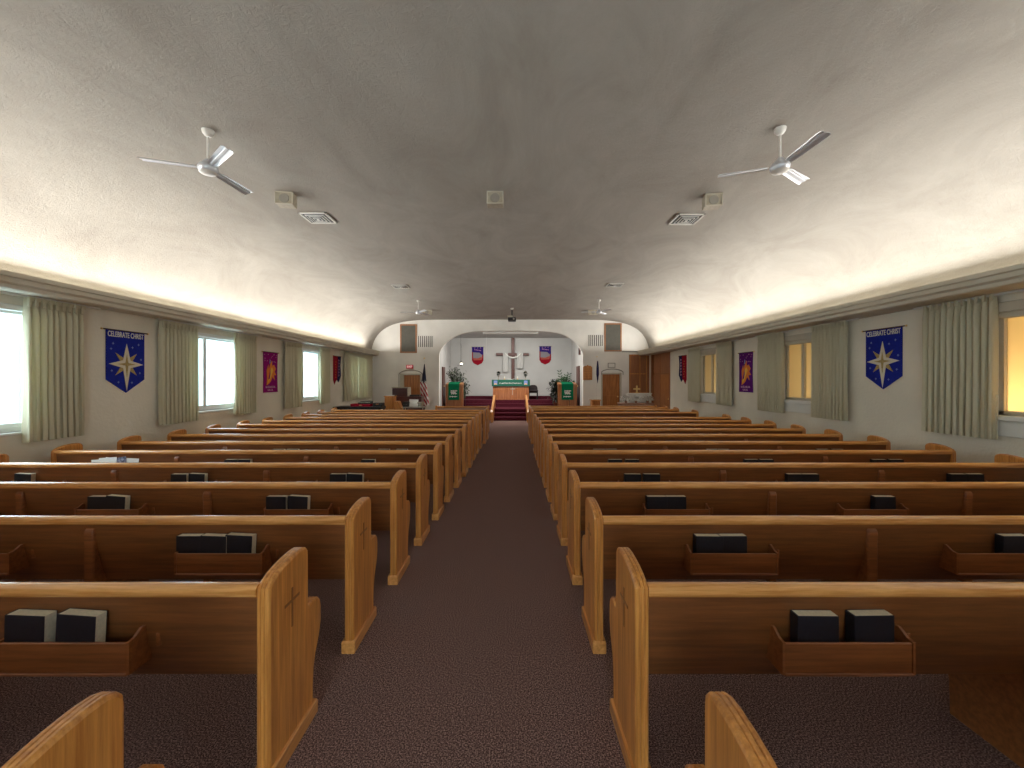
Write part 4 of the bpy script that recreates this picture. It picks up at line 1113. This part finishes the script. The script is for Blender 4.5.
# ------------------------------------------------------------------ right-hand table group
d = 15.2; x0, x1 = wx(619.5, d), wx(652, d); zt = wz(402.8, d)
t = thing('side_table', 'long reddish wooden table in front of the shutters in the right corner', 'table', ((x0+x1)/2, d, 0)); h = (x1-x0)/2
MB().bbox(-h, h, -.30, .35, zt-.045, zt, .01).build('tabletop', M['tableskirt'], t)
MB().box(-h+.05, h-.05, -.26, -.24, zt-.20, zt-.045).box(-h+.05, h-.05, .29, .31, zt-.20, zt-.045).build('apron', M['tableskirt'], t)
for sx in (-h+.06, h-.06):
    for sy in (-.25, .30): MB().bbox(sx-.03, sx+.03, sy-.03, sy+.03, 0, zt-.045, .005).build('leg', M['tableskirt'], t)
t = thing('white_cabinet', 'low white ribbed cabinet standing on the corner table', 'cabinet', (wx(639.5, d+.1), d+.1, zt)); h = wx(651, d)-wx(639.5, d); H = wz(393.2, d)-zt
MB().bbox(-h, h, -.06, .16, 0, H-.03, .008).build('body', M['white'], t); MB().bbox(-h-.02, h+.02, -.08, .18, H-.03, H, .008).build('top', M['vinyl'], t)
for k in range(9): MB().bbox(-h*.0+k*h*.1, -h*.0+k*h*.1+.02, -.07, -.06, .03, H-.05, .003).build('rib', M['vinyl'], t)
d2 = d+.05; x = wx(637, d2); zb = zt+H
t = thing('table_cross', 'small shining gold cross on top of the white cabinet', 'cross', (x, d2+.02, zb)); hh = wz(385.6, d2)-wz(393.2, d2)
MB().bbox(-.03, .03, -.015, .015, .0, hh, .004).bbox(-.13, .13, -.014, .014, hh*.45, hh*.45+.06, .004).build('cross', M['brass'], t)
MB().bbox(-.07, .07, -.04, .04, -.001, .02, .004).build('base', M['brass'], t)
for (px, py, sc, lb) in ((626, 402, 1.7, 'left end of the corner table'), (636, 403, 1.4, 'middle of the corner table'), (647.5, 402, 1.7, 'right end of the corner table')):
    t = thing('white_flowers', 'bunch of white flowers in a small pot at the ' + lb, 'flowers', (wx(px, d-.2), d-.2, zt), 0, 'white flowers on the corner table')
    MB().lathe([(.04, 0), (.055, .08), (.05, .08), (.001, .07)], seg=14).build('pot', M['tableskirt'], t)
    def wf(r, sc=sc):
        v = Vector((r.gauss(0, 1), r.gauss(0, 1), abs(r.gauss(.2, 1)))).normalized(); return tuple(Vector((0,0,.10)) + v*.10*sc), tuple(v)
    leaf_cloud(t, 'blossoms', M['vinyl'], 120, wf, .08, .08, random.Random(int(px)), .1)
    leaf_cloud(t, 'leaves', M['leaf2'], 25, wf, .07, .04, random.Random(int(px)+9), .3)

# ------------------------------------------------------------------ left-hand music corner
d = 15.4; x0, x1, x2 = wx(391.8, d), wx(407.6, d), wx(421.5, d); zt = wz(388.2, d); zk = wz(396.5, d)
t = thing('organ_console', 'dark mahogany organ console in front of the left door', 'organ', ((x0+x2)/2, d, 0)); xm = (x0+x2)/2
MB().bbox(x0-xm, x2-xm, 0, .45, 0, zk, .012).build('case', M['mahogany'], t)
MB().bbox(x0-xm, x1-xm, .05, .40, zk, zt, .012).build('upper_case', M['mahogany'], t)
MB().bbox(x0-xm-.02, x1-xm+.02, .02, .42, zt, zt+.035, .008).build('lid', M['beige'], t)
MB().bbox(x1-xm-.02, x1-xm+.03, .0, .4, zk, zt, .008).build('side_cheek', M['beige'], t)
MB().bbox(x1-xm+.05, x2-xm-.1, .08, .38, zk, zk+.06, .01).build('keyboard_cover', M['dark'], t)
d = 14.5; x0, x1 = wx(384.5, d), wx(393.5, d); zt = wz(396, d)
t = thing('wooden_podium', 'small honey oak podium with papers on top, left of the organ', 'podium', ((x0+x1)/2, d, 0)); h = (x1-x0)/2
MB().bbox(-h, h, 0, .35, 0, zt-.03, .01).build('cabinet', M['oak_z'], t)
MB().bbox(-h-.03, h+.03, -.02, .37, zt-.03, zt, .01).build('top', M['oak_x'], t)
MB().box(-h+.03, h-.03, -.006, 0, .5, zt-.08).build('front_panel', M['oak_z'], t)
t = thing('paper_stack', 'white papers lying on top of the honey oak podium', 'papers', ((x0+x1)/2, d+.15, zt))
MB().box(-.17, .12, -.11, .1, 0, .02).add([], []).build('sheets', M['paper'], t)
d = 14.3; x0 = wx(393.6, d); zt = wz(401.3, d)
t = thing('music_cabinet', 'low honey oak cabinet with a curved sloping side, right of the podium', 'cabinet', (x0+.005, d, 0)); w_ = wx(403, d)-x0
MB().layers([(0, 0), (0, zt), (w_*.42, zt), (w_*.52, zt-.06), (w_*.60, zt-.16), (w_*.75, zt-.22), (w_, zt-.25), (w_, 0)], [(0, .008), (.008, 0), (.33, 0), (.34, .008)], 'Y').build('case', M['oak_z'], t)
d = 13.9; x0, x1 = wx(404, d), wx(424, d); zt = wz(406.6, d)
t = thing('equipment_table', 'low dark table with sound equipment in front of the organ', 'table', ((x0+x1)/2, d, 0)); h = (x1-x0)/2
MB().bbox(-h, h, -.2, .3, zt-.04, zt, .008).build('tabletop', M['trim_grey'], t)
for sx in (-h+.05, h-.05):
    for sy in (-.16, .26): MB().box(sx-.02, sx+.02, sy-.02, sy+.02, 0, zt-.04).build('leg', M['black'], t)
t = thing('amplifier', 'dark boxy amplifier on the equipment table, left of the white sheet', 'amplifier', (wx(406.4, d), d, zt))
MB().bbox(-.10, .09, -.12, .15, 0, .17, .01).build('case', M['dark'], t)
for k in range(3): MB().box(-.07+.05*k, -.05+.05*k, -.126, -.12, .06, .08).build('knob', M['chrome'], t)
t = thing('sheet_music', 'white sheet of music leaning upright on the equipment table', 'paper', (wx(412.8, d), d+.05, zt))
MB().box(-.16, .16, -.003, .003, 0, .255, Matrix.Rotation(-.25, 4, 'X') @ Matrix.Rotation(.05, 4, 'Y')).build('sheet', M['paper'], t)
t = thing('bowl', 'round grey bowl on the right end of the equipment table', 'bowl', (wx(421, d), d, zt))
MB().lathe([(.05, 0), (.08, .03), (.12, .12), (.125, .16), (.115, .155), (.07, .04), (.001, .02)], seg=20).build('bowl_body', M['beige'], t, smooth=True)
d = 13.2; x0, x1 = wx(336, d), wx(383, d); zt = wz(406.3, d)
t = thing('black_table', 'long black topped table by the left wall in front of the drawn curtains', 'table', ((x0+x1)/2, d, 0)); h = (x1-x0)/2
MB().bbox(-h, h, -.25, .3, zt-.09, zt, .008).build('tabletop', M['black'], t)
for sx in (-h+.05, h-.05):
    for sy in (-.2, .25): MB().box(sx-.025, sx+.025, sy-.025, sy+.025, 0, zt-.09).build('leg', M['black'], t)
t = thing('red_case', 'flat crimson case lying on the black table', 'case', (wx(362, d), d, zt))
MB().bbox(-.33, .33, -.15, .18, 0, .085, .012).build('shell', M['red'], t); MB().box(-.04, .04, -.158, -.15, .04, .055).build('latch', M['brass'], t)
t = thing('sound_mixer', 'black sound mixer on top of the crimson case', 'mixer', (wx(365.5, d), d, zt+.085))
MB().prism([(-.13, 0), (-.13, .035), (.15, .09), (.15, 0)], -.2, .2, 'X').build('case', M['black'], t)
b = MB()
for k in range(8): b.box(-.17+.045*k, -.155+.045*k, -.10, -.08, .045, .058)
b.build('faders', M['fan_white'], t)
t = thing('black_box', 'small black equipment box on the right end of the black table', 'box', (wx(379, d), d, zt))
MB().bbox(-.16, .14, -.15, .15, 0, .12, .01).build('case', M['black'], t); MB().box(-.05, .05, -.156, -.15, .06, .10).build('display', M['chrome'], t)

# pale building across the yard seen through the left windows
t = thing('outside_wall', 'pale blue boarded wall seen through the left windows', 'building', (-9.6, 8.5, 0))
b = MB()
for k in range(34): b.box(0 if k % 2 else -.02, .1, -6+k*.55-.265, -6+k*.55+.265, -.1, 3.0)
b.build('boarding', mat('siding', (176, 210, 220), 0.7), t)
struct(MB().box(-16, WL-.25, -3, 24, -.15, -.1).box(-16, 14, -14, -3, -.15, -.1).build('ground_1', mat('white_bounce_ground', (235, 240, 242), 0.9)))  # extended behind the added opening, white to bounce daylight indoors

# ------------------------------------------------------------------ lights
def area(name, loc, rot, sx, sy, power, col):
    L = bpy.data.lights.new(name, 'AREA'); L.shape = 'RECTANGLE'; L.size = sx; L.size_y = sy; L.energy = power; L.color = col
    o = bpy.data.objects.new(name, L); C.objects.link(o); o.location = loc; o.rotation_euler = rot; return o
LEN = D - Y0 - 1.0; YM = (D+Y0)/2 - .35
warm = (1.0, .965, .91)
area('cove_lamp', ((LIPL+WL)/2, YM, 2.895), (PI, math.radians(46), 0), .07, LEN, 146, warm)
area('cove_lamp', ((LIPR+WR)/2, YM, 2.895), (PI, math.radians(-46), 0), .07, LEN, 146, warm)
area('chancel_lamp', (0, 17.15, 3.75), (math.radians(25), 0, 0), 4.0, .12, 60, (1, .96, .9))
def point(name, loc, p, col, r=.12):
    L = bpy.data.lights.new(name, 'POINT'); L.energy = p; L.color = col; L.shadow_soft_size = r
    o = bpy.data.objects.new(name, L); C.objects.link(o); o.location = loc
point('passage_lamp', (WR+.75, 4.75, 1.35), 26, (1, .80, .52)); point('passage_lamp', (WR+.8, 7.2, 1.3), 9, (1, .91, .78)); point('passage_lamp', (WR+.8, 10.9, 1.3), 9, (1, .91, .78))

w = bpy.data.worlds.new('sky'); bpy.context.scene.world = w; w.use_nodes = True
bg = w.node_tree.nodes['Background']; bg.inputs[0].default_value = (.78, .91, 1.0, 1); bg.inputs[1].default_value = 3.7

cam = bpy.data.cameras.new('camera'); co = bpy.data.objects.new('camera', cam); C.objects.link(co)
co.location = (0, 0, EYE); co.rotation_euler = (PI/2, 0, 0); cam.sensor_width = 36; cam.lens = F/1024*36; cam.shift_y = -(384-HY)/1024; cam.clip_start = .05; cam.clip_end = 200
sc = bpy.context.scene; sc.camera = co
sc.view_settings.view_transform = 'Standard'; sc.view_settings.look = 'None'; sc.view_settings.gamma = 1; sc.view_settings.use_curve_mapping = False
sc.view_settings.exposure = 1.45
